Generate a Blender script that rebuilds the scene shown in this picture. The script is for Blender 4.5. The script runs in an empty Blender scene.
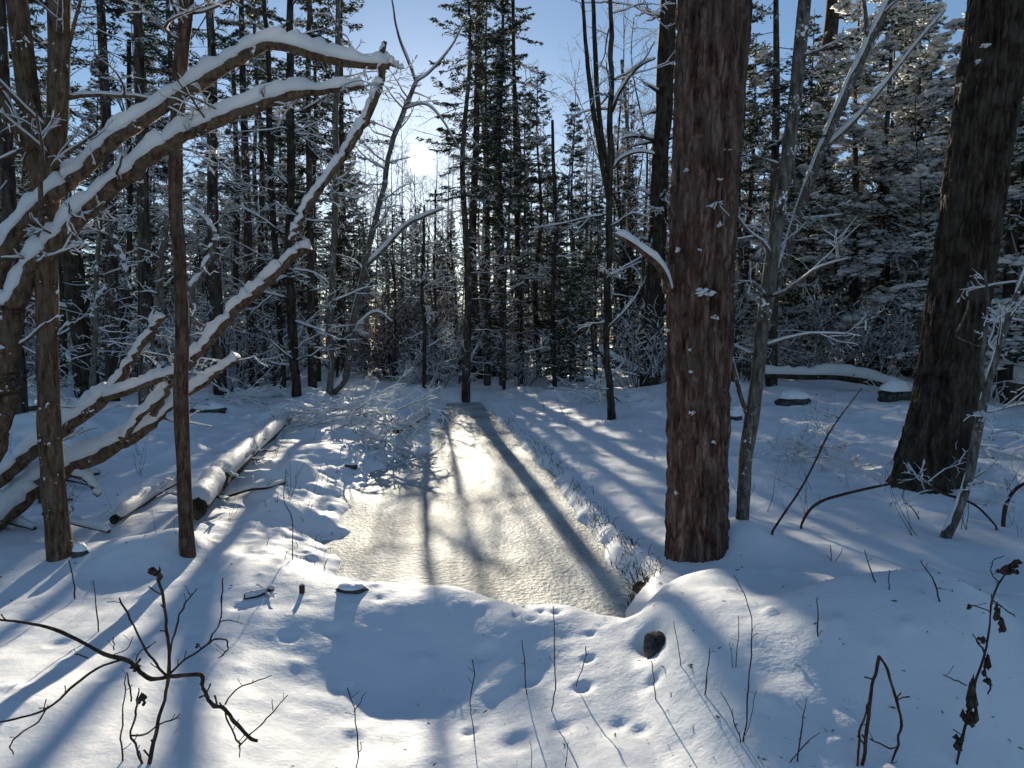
import bpy, math, random
import numpy as np

C = bpy.context.scene.collection
SC = bpy.context.scene
rad = math.radians

# ------------------------------------------------------------------ camera, sky, sun, exposure
CAM_H = 1.6
PITCH = rad(3.7)
F = 683.0
cam_d = bpy.data.cameras.new('camera')
cam_d.sensor_width = 36.0
cam_d.lens = 36.0 * F / 1024.0
cam_d.clip_start = 0.05
cam_d.clip_end = 3000.0
cam = bpy.data.objects.new('camera', cam_d)
C.objects.link(cam)
cam.location = (0, 0, CAM_H)
cam.rotation_euler = (math.pi / 2 - PITCH, 0, 0)
SC.camera = cam

SUN_AZ = rad(-7.53)      # measured from +Y towards +X
SUN_EL = rad(14.2)
SUN_DIR = np.array([math.sin(SUN_AZ) * math.cos(SUN_EL), math.cos(SUN_AZ) * math.cos(SUN_EL), math.sin(SUN_EL)])

world = bpy.data.worlds.new('World')
SC.world = world
world.use_nodes = True
wt = world.node_tree
for n in list(wt.nodes):
    wt.nodes.remove(n)
wo = wt.nodes.new('ShaderNodeOutputWorld')
bg = wt.nodes.new('ShaderNodeBackground')
sky = wt.nodes.new('ShaderNodeTexSky')
sky.sky_type = 'NISHITA'
sky.sun_disc = False
sky.sun_elevation = SUN_EL
sky.sun_rotation = SUN_AZ
sky.altitude = 200
sky.air_density = 1.0
sky.dust_density = 0.15
sky.ozone_density = 2.8
bg.inputs['Strength'].default_value = 0.060
wt.links.new(sky.outputs[0], bg.inputs['Color'])
# the sun's own disc and the bright aureole of sky round it
tc = wt.nodes.new('ShaderNodeTexCoord')
dp = wt.nodes.new('ShaderNodeVectorMath'); dp.operation = 'DOT_PRODUCT'
nv = wt.nodes.new('ShaderNodeVectorMath'); nv.operation = 'NORMALIZE'
wt.links.new(tc.outputs['Generated'], nv.inputs[0])
wt.links.new(nv.outputs[0], dp.inputs[0])
dp.inputs[1].default_value = tuple(SUN_DIR)
def wpow(p, amp):
    m = wt.nodes.new('ShaderNodeMath'); m.operation = 'MAXIMUM'; m.inputs[1].default_value = 0.0
    wt.links.new(dp.outputs['Value'], m.inputs[0])
    q = wt.nodes.new('ShaderNodeMath'); q.operation = 'POWER'; q.inputs[1].default_value = p
    wt.links.new(m.outputs[0], q.inputs[0])
    r = wt.nodes.new('ShaderNodeMath'); r.operation = 'MULTIPLY'; r.inputs[1].default_value = amp
    wt.links.new(q.outputs[0], r.inputs[0])
    return r
a1 = wpow(36000, 90.0); a2 = wpow(190, .11)
sm = wt.nodes.new('ShaderNodeMath'); sm.operation = 'ADD'
wt.links.new(a1.outputs[0], sm.inputs[0]); wt.links.new(a2.outputs[0], sm.inputs[1])
bg2 = wt.nodes.new('ShaderNodeBackground'); bg2.inputs['Color'].default_value = (1.0, 0.93, 0.80, 1)
wt.links.new(sm.outputs[0], bg2.inputs['Strength'])
ad = wt.nodes.new('ShaderNodeAddShader')
wt.links.new(bg.outputs[0], ad.inputs[0]); wt.links.new(bg2.outputs[0], ad.inputs[1])
wt.links.new(ad.outputs[0], wo.inputs['Surface'])

sun_d = bpy.data.lights.new('sun', 'SUN')
sun_d.energy = 5.0
sun_d.angle = rad(0.5)
sun_d.color = (1.0, 0.90, 0.72)
sun = bpy.data.objects.new('sun', sun_d)
C.objects.link(sun)
from mathutils import Vector
sun.rotation_euler = Vector(tuple(SUN_DIR)).to_track_quat('Z', 'Y').to_euler()
sun.location = tuple(SUN_DIR * 100)

SC.view_settings.view_transform = 'Standard'
SC.view_settings.look = 'None'
SC.view_settings.exposure = 1.12
SC.view_settings.gamma = 1.0
SC.cycles.max_bounces = 6
SC.cycles.diffuse_bounces = 3
SC.cycles.glossy_bounces = 2
SC.cycles.transmission_bounces = 3
SC.cycles.transparent_max_bounces = 4
SC.cycles.sample_clamp_indirect = 6.0
SC.cycles.use_denoising = True

# ------------------------------------------------------------------ numeric helpers
def hash3(ix, iy, iz, seed):
    n = (ix.astype(np.int64) * 374761393 + iy.astype(np.int64) * 668265263 + iz.astype(np.int64) * 2147483647 + seed * 1274126177)
    n = (n ^ (n >> 13)) & 0xffffffff
    n = (n * 1274126177) & 0xffffffff
    n = n ^ (n >> 16)
    return (n & 0xffff) / 65535.0
def vnoise(x, y, z=None, seed=0):
    x = np.asarray(x, float); y = np.asarray(y, float)
    z = np.zeros_like(x) if z is None else np.asarray(z, float)
    ix, iy, iz = np.floor(x), np.floor(y), np.floor(z)
    fx, fy, fz = x - ix, y - iy, z - iz
    fx = fx * fx * (3 - 2 * fx); fy = fy * fy * (3 - 2 * fy); fz = fz * fz * (3 - 2 * fz)
    r = 0
    for dx in (0, 1):
        for dy in (0, 1):
            for dz in (0, 1):
                w = (fx if dx else 1 - fx) * (fy if dy else 1 - fy) * (fz if dz else 1 - fz)
                r = r + w * hash3(ix + dx, iy + dy, iz + dz, seed)
    return r * 2 - 1
def fbm(x, y, z=None, seed=0, o=3):
    s = 0; a = 1; t = 0
    for k in range(o):
        f = 2.03 ** k
        s = s + a * vnoise(x * f + 7.3 * k, y * f - 3.1 * k, None if z is None else z * f, seed + k)
        t += a; a *= 0.5
    return s / t
def sst(a, b, x):
    t = np.clip((x - a) / (b - a), 0, 1)
    return t * t * (3 - 2 * t)

CP, SP = math.cos(PITCH), math.sin(PITCH)
def ray(px, py):
    a = (px - 512) / F; b = (384 - py) / F
    return np.array([a, CP + b * SP, -SP + b * CP])
def P(px, py, Y):
    d = ray(px, py)
    t = Y / d[1]
    return np.array([d[0] * t, Y, CAM_H + d[2] * t])

# ------------------------------------------------------------------ terrain height
SR = np.array([(2.0, .45), (3.7, .58), (4.2, .76), (4.7, .95), (5.6, .90), (6.8, .78), (9.5, .55), (13.7, -.02), (19.5, -.80), (23, -1.6), (60, -9)])
SL = np.array([(2.0, -1.1), (4.7, -1.3), (5.2, -1.65), (6.15, -2.1), (7.7, -2.4), (9.4, -2.3), (11.2, -1.8), (13.7, -1.9), (19, -2.3), (21, -2.4), (60, -9)])
CR = np.array([(-12, 5.2), (-3, 5.0), (-2.2, 4.9), (-1.3, 4.35), (-.8, 4.28), (-.4, 4.2), (0, 3.95), (.3, 3.9), (.6, 3.7), (.8, 3.45), (1.2, 3.3), (4, 3.2), (12, 3)])
rng0 = np.random.RandomState(5)
DENT = []   # (x, y, r, depth)
LUMP = []
for k in range(80):
    y_ = 2.1 + 3.2 * rng0.rand(); LUMP.append((rng0.uniform(-.8, .8) * y_, y_, rng0.uniform(.02, .055), rng0.uniform(.006, .02)))
for k in range(36):
    LUMP.append((rng0.uniform(-3.3, -1.5), rng0.uniform(4.7, 8.5), rng0.uniform(.12, .32), rng0.uniform(.03, .09)))
for k in range(90):
    LUMP.append((rng0.uniform(-9, -2.2), rng0.uniform(7, 20), rng0.uniform(.2, .7), rng0.uniform(.04, .16)))
for k in range(130):
    x_ = rng0.uniform(2.0, 14); y_ = rng0.uniform(5.5, 22)
    LUMP.append((x_, y_, rng0.uniform(.2, .7), rng0.uniform(.03, .15)))
for k in range(40):
    LUMP.append((rng0.uniform(-4, 5), rng0.uniform(19, 30), rng0.uniform(.3, .8), rng0.uniform(.05, .22)))
def flat_hit(px, py, z):
    d = ray(px, py); t = (z - CAM_H) / d[2]
    return d[0] * t, d[1] * t
for (px, py, r, dep, z) in [(484, 668, .075, .06, -.15), (541, 621, .035, .03, -.02), (556, 622, .035, .03, -.02), (531, 628, .03, .025, -.02),
                            (515, 625, .03, .02, -.02), (500, 640, .035, .02, -.05), (590, 655, .03, .02, -.1), (600, 650, .03, .02, -.1),
                            (583, 697, .05, .05, -.1), (588, 675, .035, .04, -.1), (531, 702, .06, .05, -.2), (470, 737, .045, .04, -.2),
                            (520, 757, .09, .05, -.2), (655, 705, .05, .04, -.08),
                            (345, 700, .05, .04, -.2), (290, 660, .06, .03, -.15), (190, 655, .05, .03, -.1),
                            (115, 735, .07, .04, -.2), (200, 690, .07, .04, -.2), (620, 735, .05, .03, -.1), (640, 745, .05, .03, -.1),
                            (380, 620, .05, .02, -.1), (420, 640, .06, .02, -.1), (240, 620, .07, .04, -.05), 
                            (335, 648, .06, .03, -.12), (455, 705, .03, .03, -.2), (505, 585, .03, .02, -.2), (560, 742, .06, .035, -.15),
                            (60, 680, .07, .04, -.15), (30, 640, .09, .03, -.1)]:
    x_, y_ = flat_hit(px, py, z)
    DENT.append((x_, y_, r * .8, dep * .42))

def height(x, y):
    x = np.asarray(x, float); y = np.asarray(y, float)
    wob = .07 * fbm(x * 2.2, y * 2.2, seed=50, o=3)
    xl = np.interp(y, SL[:, 0], SL[:, 1]) + 2.2 * wob
    xr = np.interp(y, SR[:, 0], SR[:, 1]) + wob
    yc = np.interp(x, CR[:, 0], CR[:, 1]) + .05 * fbm(x * 1.7, y * 0, seed=9)
    z = .10 * fbm(x * .23, y * .23, seed=1) * sst(5, 12, np.hypot(x, y))
    z = z + .05 * fbm(x * .8, y * .8, seed=2) + .014 * fbm(x * 3.1, y * 3.1, seed=3, o=2) + .003 * fbm(x * 11, y * 11, seed=8, o=3)
    z = z + .22 * sst(1.6, 6.5, x) * sst(3.6, 7, y) + .12 * sst(-2.5, -8, x)
    z = z + .35 * sst(18, 60, y)
    # broken ground away from the stream, twigs and stones under the snow
    rough = np.maximum(sst(2.2, 4.5, x) * sst(4.5, 6.5, y), sst(-2.5, -5, x) * sst(5, 7, y))
    z = z + rough * .10 * np.abs(fbm(x * 1.9, y * 1.9, seed=4)) + rough * .035 * fbm(x * 6.3, y * 6.3, seed=24, o=2)
    z = z + sst(15, 24, y) * .10 * np.abs(fbm(x * 1.1, y * 1.1, seed=6))
    # near bank the viewer stands on: crest, then a slope towards the viewer
    t = y - yc
    amp = .06 + .20 * np.exp(-((x + .45) / .72) ** 2)
    z = z + (.06 - amp * sst(.02, -1.05, t)) * sst(.35, -.05, t)
    z = z + .10 * sst(-1.0, -2.2, t)
    # stream bed
    xr = xr + .10 * fbm(x * 0, y * .9, seed=51, o=3)
    ins = sst(-.08, .26, xr - x) * sst(-.15, .8, x - xl) * sst(.0, .38, t) * sst(20.4, 19.3, y + .7 * fbm(x * 1.5, y * 1.5, seed=43))
    bed = -.29 + .16 * np.clip(fbm(x * 3.2, y * 2.4, seed=41), -.2, 1) * np.exp(-((x - xl - .25) / .55) ** 2)
    z = z * (1 - ins) + bed * ins
    # lip of the right bank
    edge = np.exp(-((x - xr - .05) / .35) ** 2) * sst(4.4, 5.2, y) * sst(22, 16, y)
    z = z - .07 * edge + edge * .03 * fbm(x * 4, y * 4, seed=31, o=4)
    edl = np.exp(-((x - xl + .0) / .55) ** 2) * sst(4.4, 5.2, y) * sst(22, 16, y)
    z = z - .05 * edl + edl * .03 * fbm(x * 7, y * 7, seed=32, o=3)
    # snow-buried slab beside the culvert
    e = np.abs((x - 1.55 - .18 * (y - 3.6)) / .86) ** 3.0 + np.where(y > 3.75, np.abs((y - 3.75) / .42) ** 2.6, np.abs((y - 3.75) / 1.9) ** 1.5)
    m1 = .25 * (1 - sst(.1, 1.35, e)) + .02 * fbm(x * 2.1, y * 2.1, seed=61)
    z = z + m1 * (1 - .3 * sst(1.3, 2.2, x))
    e2 = ((x - 2.55) / 1.2) ** 2 + ((y - 3.0) / .85) ** 2
    z = z + .27 * (1 - sst(.05, 1.5, e2))
    # hollow under the slab's left edge
    e3 = np.sqrt(((x - .735 - .45 * (3.45 - y)) / .085) ** 2 + ((y - 3.40) / .25) ** 2)
    # drift against the big trunk
    z = z + .22 * np.exp(-(((x - 1.75) / .34) ** 2 + ((y - 5.15) / .30) ** 2))
    z = z + .13 * np.exp(-(((x - 5.2) / .9) ** 2 + ((y - 7.3) / .7) ** 2))
    z = z - .10 * np.exp(-(((x - .70) / .07) ** 2 + ((y - 3.36) / .13) ** 2))
    for (a, b, r, d) in LUMP:
        q = ((x - a) ** 2 + (y - b) ** 2) / (r * r)
        z = z + np.where(q < 9, d * np.exp(-q) * (1 - ins), 0)
    for (a, b, r, d) in DENT:
        q = ((x - a) ** 2 + (y - b) ** 2) / (r * r)
        z = z - np.where(q < 9, d * np.exp(-q * q), 0)
    return z
def hz(x, y):
    return float(height(np.array([x]), np.array([y]))[0])
def ground_hit(px, py, y0=1.5, y1=90):
    d = ray(px, py)
    Y = np.concatenate([np.arange(y0, 12, .02), np.arange(12, y1, .08)])
    t = Y / d[1]
    X = d[0] * t; Z = CAM_H + d[2] * t
    h = height(X, Y)
    k = np.argmax(Z < h)
    if Z[k] >= h[k]:
        k = len(Y) - 1
    return np.array([X[k], Y[k], h[k]])

# ------------------------------------------------------------------ mesh helpers
class MB:
    def __init__(s):
        s.v = []; s.q = []; s.t = []; s.n = 0
    def add(s, v, q=None, t=None):
        v = np.asarray(v, float).reshape(-1, 3)
        if q is not None and len(q): s.q.append(np.asarray(q, np.int64) + s.n)
        if t is not None and len(t): s.t.append(np.asarray(t, np.int64) + s.n)
        s.v.append(v); s.n += len(v)
    def mesh(s, name, off=(0, 0, 0), smooth=True):
        V = np.concatenate(s.v) - np.asarray(off, float)
        Q = np.concatenate(s.q) if s.q else np.zeros((0, 4), np.int64)
        T = np.concatenate(s.t) if s.t else np.zeros((0, 3), np.int64)
        me = bpy.data.meshes.new(name)
        me.vertices.add(len(V)); me.vertices.foreach_set('co', V.astype(np.float32).ravel())
        nl = len(Q) * 4 + len(T) * 3
        me.loops.add(nl)
        me.loops.foreach_set('vertex_index', np.concatenate([Q.ravel(), T.ravel()]).astype(np.int32))
        me.polygons.add(len(Q) + len(T))
        st = np.concatenate([np.arange(len(Q)) * 4, len(Q) * 4 + np.arange(len(T)) * 3]).astype(np.int32)
        me.polygons.foreach_set('loop_start', st)
        me.update(calc_edges=True)
        me.polygons.foreach_set('use_smooth', np.full(len(me.polygons), smooth, bool))
        me.validate()
        return me

def frames(p):
    d = np.gradient(p, axis=0) if len(p) > 2 else np.repeat((p[1:] - p[:-1]), 2, 0)
    d = d / (np.linalg.norm(d, axis=1, keepdims=True) + 1e-9)
    ref = np.array([0, 0, 1.0]) if np.mean(np.abs(d[:, 2])) < .75 else np.array([0.3, 1.0, 0])
    s = np.cross(d, ref); s /= (np.linalg.norm(s, axis=1, keepdims=True) + 1e-9)
    u = np.cross(s, d)
    return d, s, u
def tube(mb, p, r, k=6, knots=0.0, seed=0, cap=True):
    p = np.asarray(p, float); r = np.asarray(r, float)
    if len(p) < 2: return
    d, s, u = frames(p)
    a = np.arange(k) * 2 * math.pi / k
    n = len(p)
    R = np.repeat(r[:, None], k, 1)
    if knots:
        R = R * (1 + knots * vnoise(np.cos(a)[None, :] * 1.7 + seed, np.arange(n)[:, None] * .37, np.sin(a)[None, :] * 1.7 + 0 * R, seed))
    v = p[:, None, :] + R[..., None] * (np.cos(a)[None, :, None] * s[:, None, :] + np.sin(a)[None, :, None] * u[:, None, :])
    i = np.arange(n - 1)[:, None] * k; j = np.arange(k)[None, :]; j2 = (j + 1) % k
    q = np.stack([i + j, i + j2, i + k + j2, i + k + j], -1).reshape(-1, 4)
    v = v.reshape(-1, 3)
    t = None
    if cap:
        v = np.concatenate([v, p[:1], p[-1:]])
        jj = np.arange(k); a2 = (jj + 1) % k
        t = np.concatenate([np.stack([np.full(k, n * k), a2, jj], 1),
                            np.stack([np.full(k, n * k + 1), (n - 1) * k + jj, (n - 1) * k + a2], 1)])
    mb.add(v, q, t)
def snow_strip(mb, p, r, thick=1.0, seed=0, cover=1.0, k=6, tmin=.004, lump=.45):
    """snow lying along the top of a branch"""
    p = np.asarray(p, float); r = np.asarray(r, float)
    n = len(p)
    if n < 2: return
    d, s, u = frames(p)
    horiz = np.sqrt(np.clip(1 - d[:, 2] ** 2, 0, 1))
    s = np.cross(d, [0, 0, 1.0]); s /= (np.linalg.norm(s, axis=1, keepdims=True) + 1e-6)
    up = np.cross(s, d)
    nz = vnoise(np.arange(n) * .83 + seed * 3.7, np.full(n, seed * 1.3), None, seed)
    nz2 = vnoise(np.arange(n) * .37 + seed * 1.7, np.full(n, seed * 2.3), None, seed + 5)
    nz = .55 * nz + .6 * vnoise(np.arange(n) * .31 + seed * 5.1, np.full(n, seed * .7), None, seed + 9)
    h = thick * np.maximum(horiz - .18, 0) ** .8 * np.maximum(1 + lump * nz, .15) * (r * .9 + tmin * 2)
    if cover < 1:
        h = h * sst(1 - cover - .25, 1 - cover + .15, nz2 * .5 + .5)
    h[0] = 0; h[-1] *= .4
    w = r * 1.02 * np.clip(h / (r * .5 + 1e-6), 0, 1) + tmin * (h > 1e-5)
    a = np.linspace(0, math.pi, k)
    base = p + up * (r * .12)[:, None]
    v = base[:, None, :] + (np.cos(a)[None, :, None] * w[:, None, None]) * s[:, None, :] + (np.sin(a)[None, :, None] ** .8 * (h + r * .9 * (h > 1e-5))[:, None, None]) * up[:, None, :]
    i = np.arange(n - 1)[:, None] * k; j = np.arange(k)[None, :]; j2 = (j + 1) % k
    q = np.stack([i + j, i + k + j, i + k + j2, i + j2], -1).reshape(-1, 4)
    jj = np.arange(1, k - 1)
    o = (n - 1) * k
    t = np.concatenate([np.stack([np.zeros_like(jj), jj, jj + 1], 1), np.stack([np.full_like(jj, o), o + jj + 1, o + jj], 1)])
    mb.add(v, q, t)
def cr(pts, m=6):
    """Catmull-Rom through rows of any width"""
    p = np.asarray(pts, float)
    if len(p) < 3:
        t = np.linspace(0, 1, m + 1)[:, None]
        return p[0] * (1 - t) + p[-1] * t
    e = np.vstack([2 * p[0] - p[1], p, 2 * p[-1] - p[-2]])
    out = []
    for i in range(1, len(e) - 2):
        for j in range(m):
            t = j / m
            a, b, c, d = e[i - 1], e[i], e[i + 1], e[i + 2]
            out.append(.5 * ((2 * b) + (c - a) * t + (2 * a - 5 * b + 4 * c - d) * t * t + (-a + 3 * b - 3 * c + d) * t ** 3))
    out.append(p[-1])
    return np.array(out)
def pxpath(pts, depth, m=6, wig=0.0, seed=0):
    """pts rows: px, py, width px (, extra depth). Gives world polyline and radii."""
    rows = []
    for q in pts:
        D = depth + (q[3] if len(q) > 3 else 0)
        w = P(q[0], q[1], D)
        rows.append([w[0], w[1], w[2], q[2] * .5 * D / F])
    c = cr(rows, m)
    if wig:
        i = np.arange(len(c)) * .55
        c[:, 0] += wig * vnoise(i, i * 0 + seed, None, seed)
        c[:, 1] += wig * vnoise(i, i * 0 + seed + 9, None, seed + 1)
    return c[:, :3], np.maximum(c[:, 3], .0012)

# ------------------------------------------------------------------ materials
def nodes(m):
    m.use_nodes = True
    nt = m.node_tree
    return nt, nt.nodes['Principled BSDF']
def N(nt, t, **kw):
    n = nt.nodes.new(t)
    for k, v in kw.items(): setattr(n, k, v)
    return n
def mat_snow(name, col=(.86, .87, .89), bump=.35, fine=True, transl=0.0, scale=1.0):
    m = bpy.data.materials.new(name)
    nt, b = nodes(m)
    b.inputs['Base Color'].default_value = (*col, 1)
    b.inputs['Roughness'].default_value = .62
    b.inputs['Specular IOR Level'].default_value = .25
    co = N(nt, 'ShaderNodeTexCoord')
    n1 = N(nt, 'ShaderNodeTexNoise'); n1.inputs['Scale'].default_value = 55 * scale; n1.inputs['Detail'].default_value = 4
    n2 = N(nt, 'ShaderNodeTexNoise'); n2.inputs['Scale'].default_value = 9 * scale; n2.inputs['Detail'].default_value = 3
    ma = N(nt, 'ShaderNodeMath', operation='MULTIPLY_ADD'); ma.inputs[1].default_value = .22
    bp = N(nt, 'ShaderNodeBump'); bp.inputs['Strength'].default_value = bump; bp.inputs['Distance'].default_value = .02
    nt.links.new(co.outputs['Object'], n1.inputs['Vector']); nt.links.new(co.outputs['Object'], n2.inputs['Vector'])
    nt.links.new(n1.outputs['Fac'], ma.inputs[0]); nt.links.new(n2.outputs['Fac'], ma.inputs[2])
    nt.links.new(ma.outputs[0], bp.inputs['Height']); nt.links.new(bp.outputs[0], b.inputs['Normal'])
    if transl:
        tr = N(nt, 'ShaderNodeBsdfTranslucent'); tr.inputs['Color'].default_value = (*col, 1)
        mx = N(nt, 'ShaderNodeMixShader'); mx.inputs[0].default_value = transl
        out = nt.nodes['Material Output']
        nt.links.new(b.outputs[0], mx.inputs[1]); nt.links.new(tr.outputs[0], mx.inputs[2]); nt.links.new(mx.outputs[0], out.inputs['Surface'])
    return m
def mat_bark(name, dark, mid, light, sc=14, stretch=.16, bump=.9, dist=.02, snow=0.0, rough=.92):
    m = bpy.data.materials.new(name)
    nt, b = nodes(m)
    b.inputs['Roughness'].default_value = rough
    b.inputs['Specular IOR Level'].default_value = .15
    co = N(nt, 'ShaderNodeTexCoord'); mp = N(nt, 'ShaderNodeMapping')
    mp.inputs['Scale'].default_value = (1, 1, stretch)
    nt.links.new(co.outputs['Object'], mp.inputs['Vector'])
    n1 = N(nt, 'ShaderNodeTexNoise'); n1.inputs['Scale'].default_value = sc; n1.inputs['Detail'].default_value = 7; n1.inputs['Roughness'].default_value = .62
    vo = N(nt, 'ShaderNodeTexVoronoi', feature='DISTANCE_TO_EDGE'); vo.inputs['Scale'].default_value = sc * 1.6
    n2 = N(nt, 'ShaderNodeTexNoise'); n2.inputs['Scale'].default_value = sc * .28; n2.inputs['Detail'].default_value = 3
    for n in (n1, vo): nt.links.new(mp.outputs[0], n.inputs['Vector'])
    nt.links.new(co.outputs['Object'], n2.inputs['Vector'])
    cr_ = N(nt, 'ShaderNodeValToRGB')
    e = cr_.color_ramp.elements
    e[0].position = .34; e[0].color = (*dark, 1); e[1].position = .68; e[1].color = (*light, 1)
    x = e.new(.5); x.color = (*mid, 1)
    nt.links.new(n1.outputs['Fac'], cr_.inputs[0])
    mx = N(nt, 'ShaderNodeMixRGB', blend_type='MULTIPLY'); mx.inputs[0].default_value = .55
    cr2 = N(nt, 'ShaderNodeValToRGB'); cr2.color_ramp.elements[0].position = .0; cr2.color_ramp.elements[0].color = (.25, .22, .2, 1)  # crevice shade painted into the colour along the cell edges
    cr2.color_ramp.elements[1].position = .12; cr2.color_ramp.elements[1].color = (1, 1, 1, 1)
    nt.links.new(vo.outputs['Distance'], cr2.inputs[0])
    nt.links.new(cr_.outputs[0], mx.inputs[1]); nt.links.new(cr2.outputs[0], mx.inputs[2])
    mx2 = N(nt, 'ShaderNodeMixRGB', blend_type='MIX')
    cr3 = N(nt, 'ShaderNodeValToRGB'); cr3.color_ramp.elements[0].position = .45; cr3.color_ramp.elements[0].color = (0, 0, 0, 1)
    cr3.color_ramp.elements[1].position = .7; cr3.color_ramp.elements[1].color = (.55, .55, .55, 1)
    nt.links.new(n2.outputs['Fac'], cr3.inputs[0]); nt.links.new(cr3.outputs[0], mx2.inputs[0])
    nt.links.new(mx.outputs[0], mx2.inputs[1]); mx2.inputs[2].default_value = (*[(.6 * a + .4 * c) for a, c in zip(mid, (.16, .17, .14))], 1)
    last = mx2
    if snow:
        n3 = N(nt, 'ShaderNodeTexNoise'); n3.inputs['Scale'].default_value = 38; n3.inputs['Detail'].default_value = 3
        n4 = N(nt, 'ShaderNodeTexNoise'); n4.inputs['Scale'].default_value = 5
        nt.links.new(co.outputs['Object'], n3.inputs['Vector']); nt.links.new(co.outputs['Object'], n4.inputs['Vector'])
        s1 = N(nt, 'ShaderNodeMath', operation='MULTIPLY'); nt.links.new(n3.outputs['Fac'], s1.inputs[0]); nt.links.new(n4.outputs['Fac'], s1.inputs[1])
        cr4 = N(nt, 'ShaderNodeValToRGB'); cr4.color_ramp.elements[0].position = .40 - .08 * snow; cr4.color_ramp.elements[0].color = (0, 0, 0, 1)
        cr4.color_ramp.elements[1].position = .43 - .08 * snow; cr4.color_ramp.elements[1].color = (1, 1, 1, 1)
        nt.links.new(s1.outputs[0], cr4.inputs[0])
        mx3 = N(nt, 'ShaderNodeMixRGB', blend_type='MIX'); mx3.inputs[2].default_value = (.8, .82, .85, 1)
        nt.links.new(cr4.outputs[0], mx3.inputs[0]); nt.links.new(last.outputs[0], mx3.inputs[1])
        last = mx3
    nt.links.new(last.outputs[0], b.inputs['Base Color'])
    bp = N(nt, 'ShaderNodeBump'); bp.inputs['Strength'].default_value = bump; bp.inputs['Distance'].default_value = dist
    nt.links.new(mx.outputs[0], bp.inputs['Height']); nt.links.new(bp.outputs[0], b.inputs['Normal'])
    return m
def mat_leaf(name, c1, c2, transl=.3):
    m = bpy.data.materials.new(name)
    nt, b = nodes(m)
    b.inputs['Roughness'].default_value = .7
    co = N(nt, 'ShaderNodeTexCoord')
    n1 = N(nt, 'ShaderNodeTexNoise'); n1.inputs['Scale'].default_value = 2.3; n1.inputs['Detail'].default_value = 4
    nt.links.new(co.outputs['Object'], n1.inputs['Vector'])
    mx = N(nt, 'ShaderNodeMixRGB'); mx.inputs[1].default_value = (*c1, 1); mx.inputs[2].default_value = (*c2, 1)
    mr = N(nt, 'ShaderNodeMapRange'); mr.inputs[1].default_value = .35; mr.inputs[2].default_value = .65
    nt.links.new(n1.outputs['Fac'], mr.inputs[0]); nt.links.new(mr.outputs[0], mx.inputs[0])
    nt.links.new(mx.outputs[0], b.inputs['Base Color'])
    tr = N(nt, 'ShaderNodeBsdfTranslucent'); nt.links.new(mx.outputs[0], tr.inputs['Color'])
    ms = N(nt, 'ShaderNodeMixShader'); ms.inputs[0].default_value = transl
    nt.links.new(b.outputs[0], ms.inputs[1]); nt.links.new(tr.outputs[0], ms.inputs[2])
    nt.links.new(ms.outputs[0], nt.nodes['Material Output'].inputs['Surface'])
    return m

M_SNOW = mat_snow('snow_surface', bump=.35)
M_BSNOW = mat_snow('snow_on_wood', bump=.5, transl=.25, scale=2)
M_FSNOW = mat_snow('snow_on_needles', bump=.0, transl=.35)
M_RED = mat_bark('reddish_plated_bark', (.020, .011, .009), (.100, .052, .040), (.27, .185, .15), sc=20, stretch=.17, bump=1, dist=.02, snow=.0)
M_DARK = mat_bark('dark_furrowed_bark', (.010, .007, .006), (.038, .026, .019), (.10, .075, .055), sc=20, stretch=.1, bump=1, dist=.02, snow=.0)
M_BROWN = mat_bark('brown_bark', (.035, .02, .013), (.11, .068, .042), (.22, .15, .10), sc=34, stretch=.2, bump=.8, dist=.012, snow=.15)
M_RUST = mat_bark('rusty_brown_bark', (.03, .015, .010), (.095, .052, .034), (.21, .13, .085), sc=36, stretch=.2, bump=.8, dist=.01)
M_GREY = mat_bark('grey_bark', (.04, .034, .03), (.12, .105, .09), (.28, .26, .23), sc=30, stretch=.3, bump=.7, dist=.012, snow=.45)
M_FAR = mat_bark('forest_bark', (.016, .011, .009), (.055, .040, .031), (.14, .105, .085), sc=9, stretch=.2, bump=.5, dist=.02, snow=.2)
M_TWIG = mat_bark('twig_bark', (.02, .012, .009), (.055, .032, .024), (.11, .07, .05), sc=60, stretch=.4, bump=.3, dist=.003)
M_NEEDLE = mat_leaf('needles', (.020, .034, .018), (.055, .062, .030), .3)
M_DRYLEAF = mat_leaf('dry_leaves', (.07, .03, .015), (.16, .08, .04), .35)
M_ROCK = mat_bark('stone', (.02, .02, .02), (.06, .056, .052), (.14, .13, .12), sc=12, stretch=1, bump=.8, dist=.02)

# ice: greyish slush sheet with bubbles and a frosted sheen
M_ICE = bpy.data.materials.new('frosted_ice')
nt, b = nodes(M_ICE)
co = N(nt, 'ShaderNodeTexCoord')
def ntex(sc, det=4, vec=None):
    n = N(nt, 'ShaderNodeTexNoise'); n.inputs['Scale'].default_value = sc; n.inputs['Detail'].default_value = det
    nt.links.new(co.outputs['Object'], n.inputs['Vector']); return n
i1 = ntex(1.1, 5); i2 = ntex(26, 5); i3 = ntex(75, 3)
vor = N(nt, 'ShaderNodeTexVoronoi'); vor.inputs['Scale'].default_value = 26; nt.links.new(co.outputs['Object'], vor.inputs['Vector'])
r1 = N(nt, 'ShaderNodeValToRGB'); r1.color_ramp.elements[0].position = .38; r1.color_ramp.elements[0].color = (.22, .24, .235, 1)
r1.color_ramp.elements[1].position = .62; r1.color_ramp.elements[1].color = (.64, .645, .60, 1)
mixf = N(nt, 'ShaderNodeMath', operation='MULTIPLY_ADD'); mixf.inputs[1].default_value = .55
sub = N(nt, 'ShaderNodeMath', operation='MULTIPLY'); sub.inputs[1].default_value = .45
nt.links.new(i1.outputs['Fac'], mixf.inputs[0]); nt.links.new(i2.outputs['Fac'], sub.inputs[0]); nt.links.new(sub.outputs[0], mixf.inputs[2])
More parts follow.
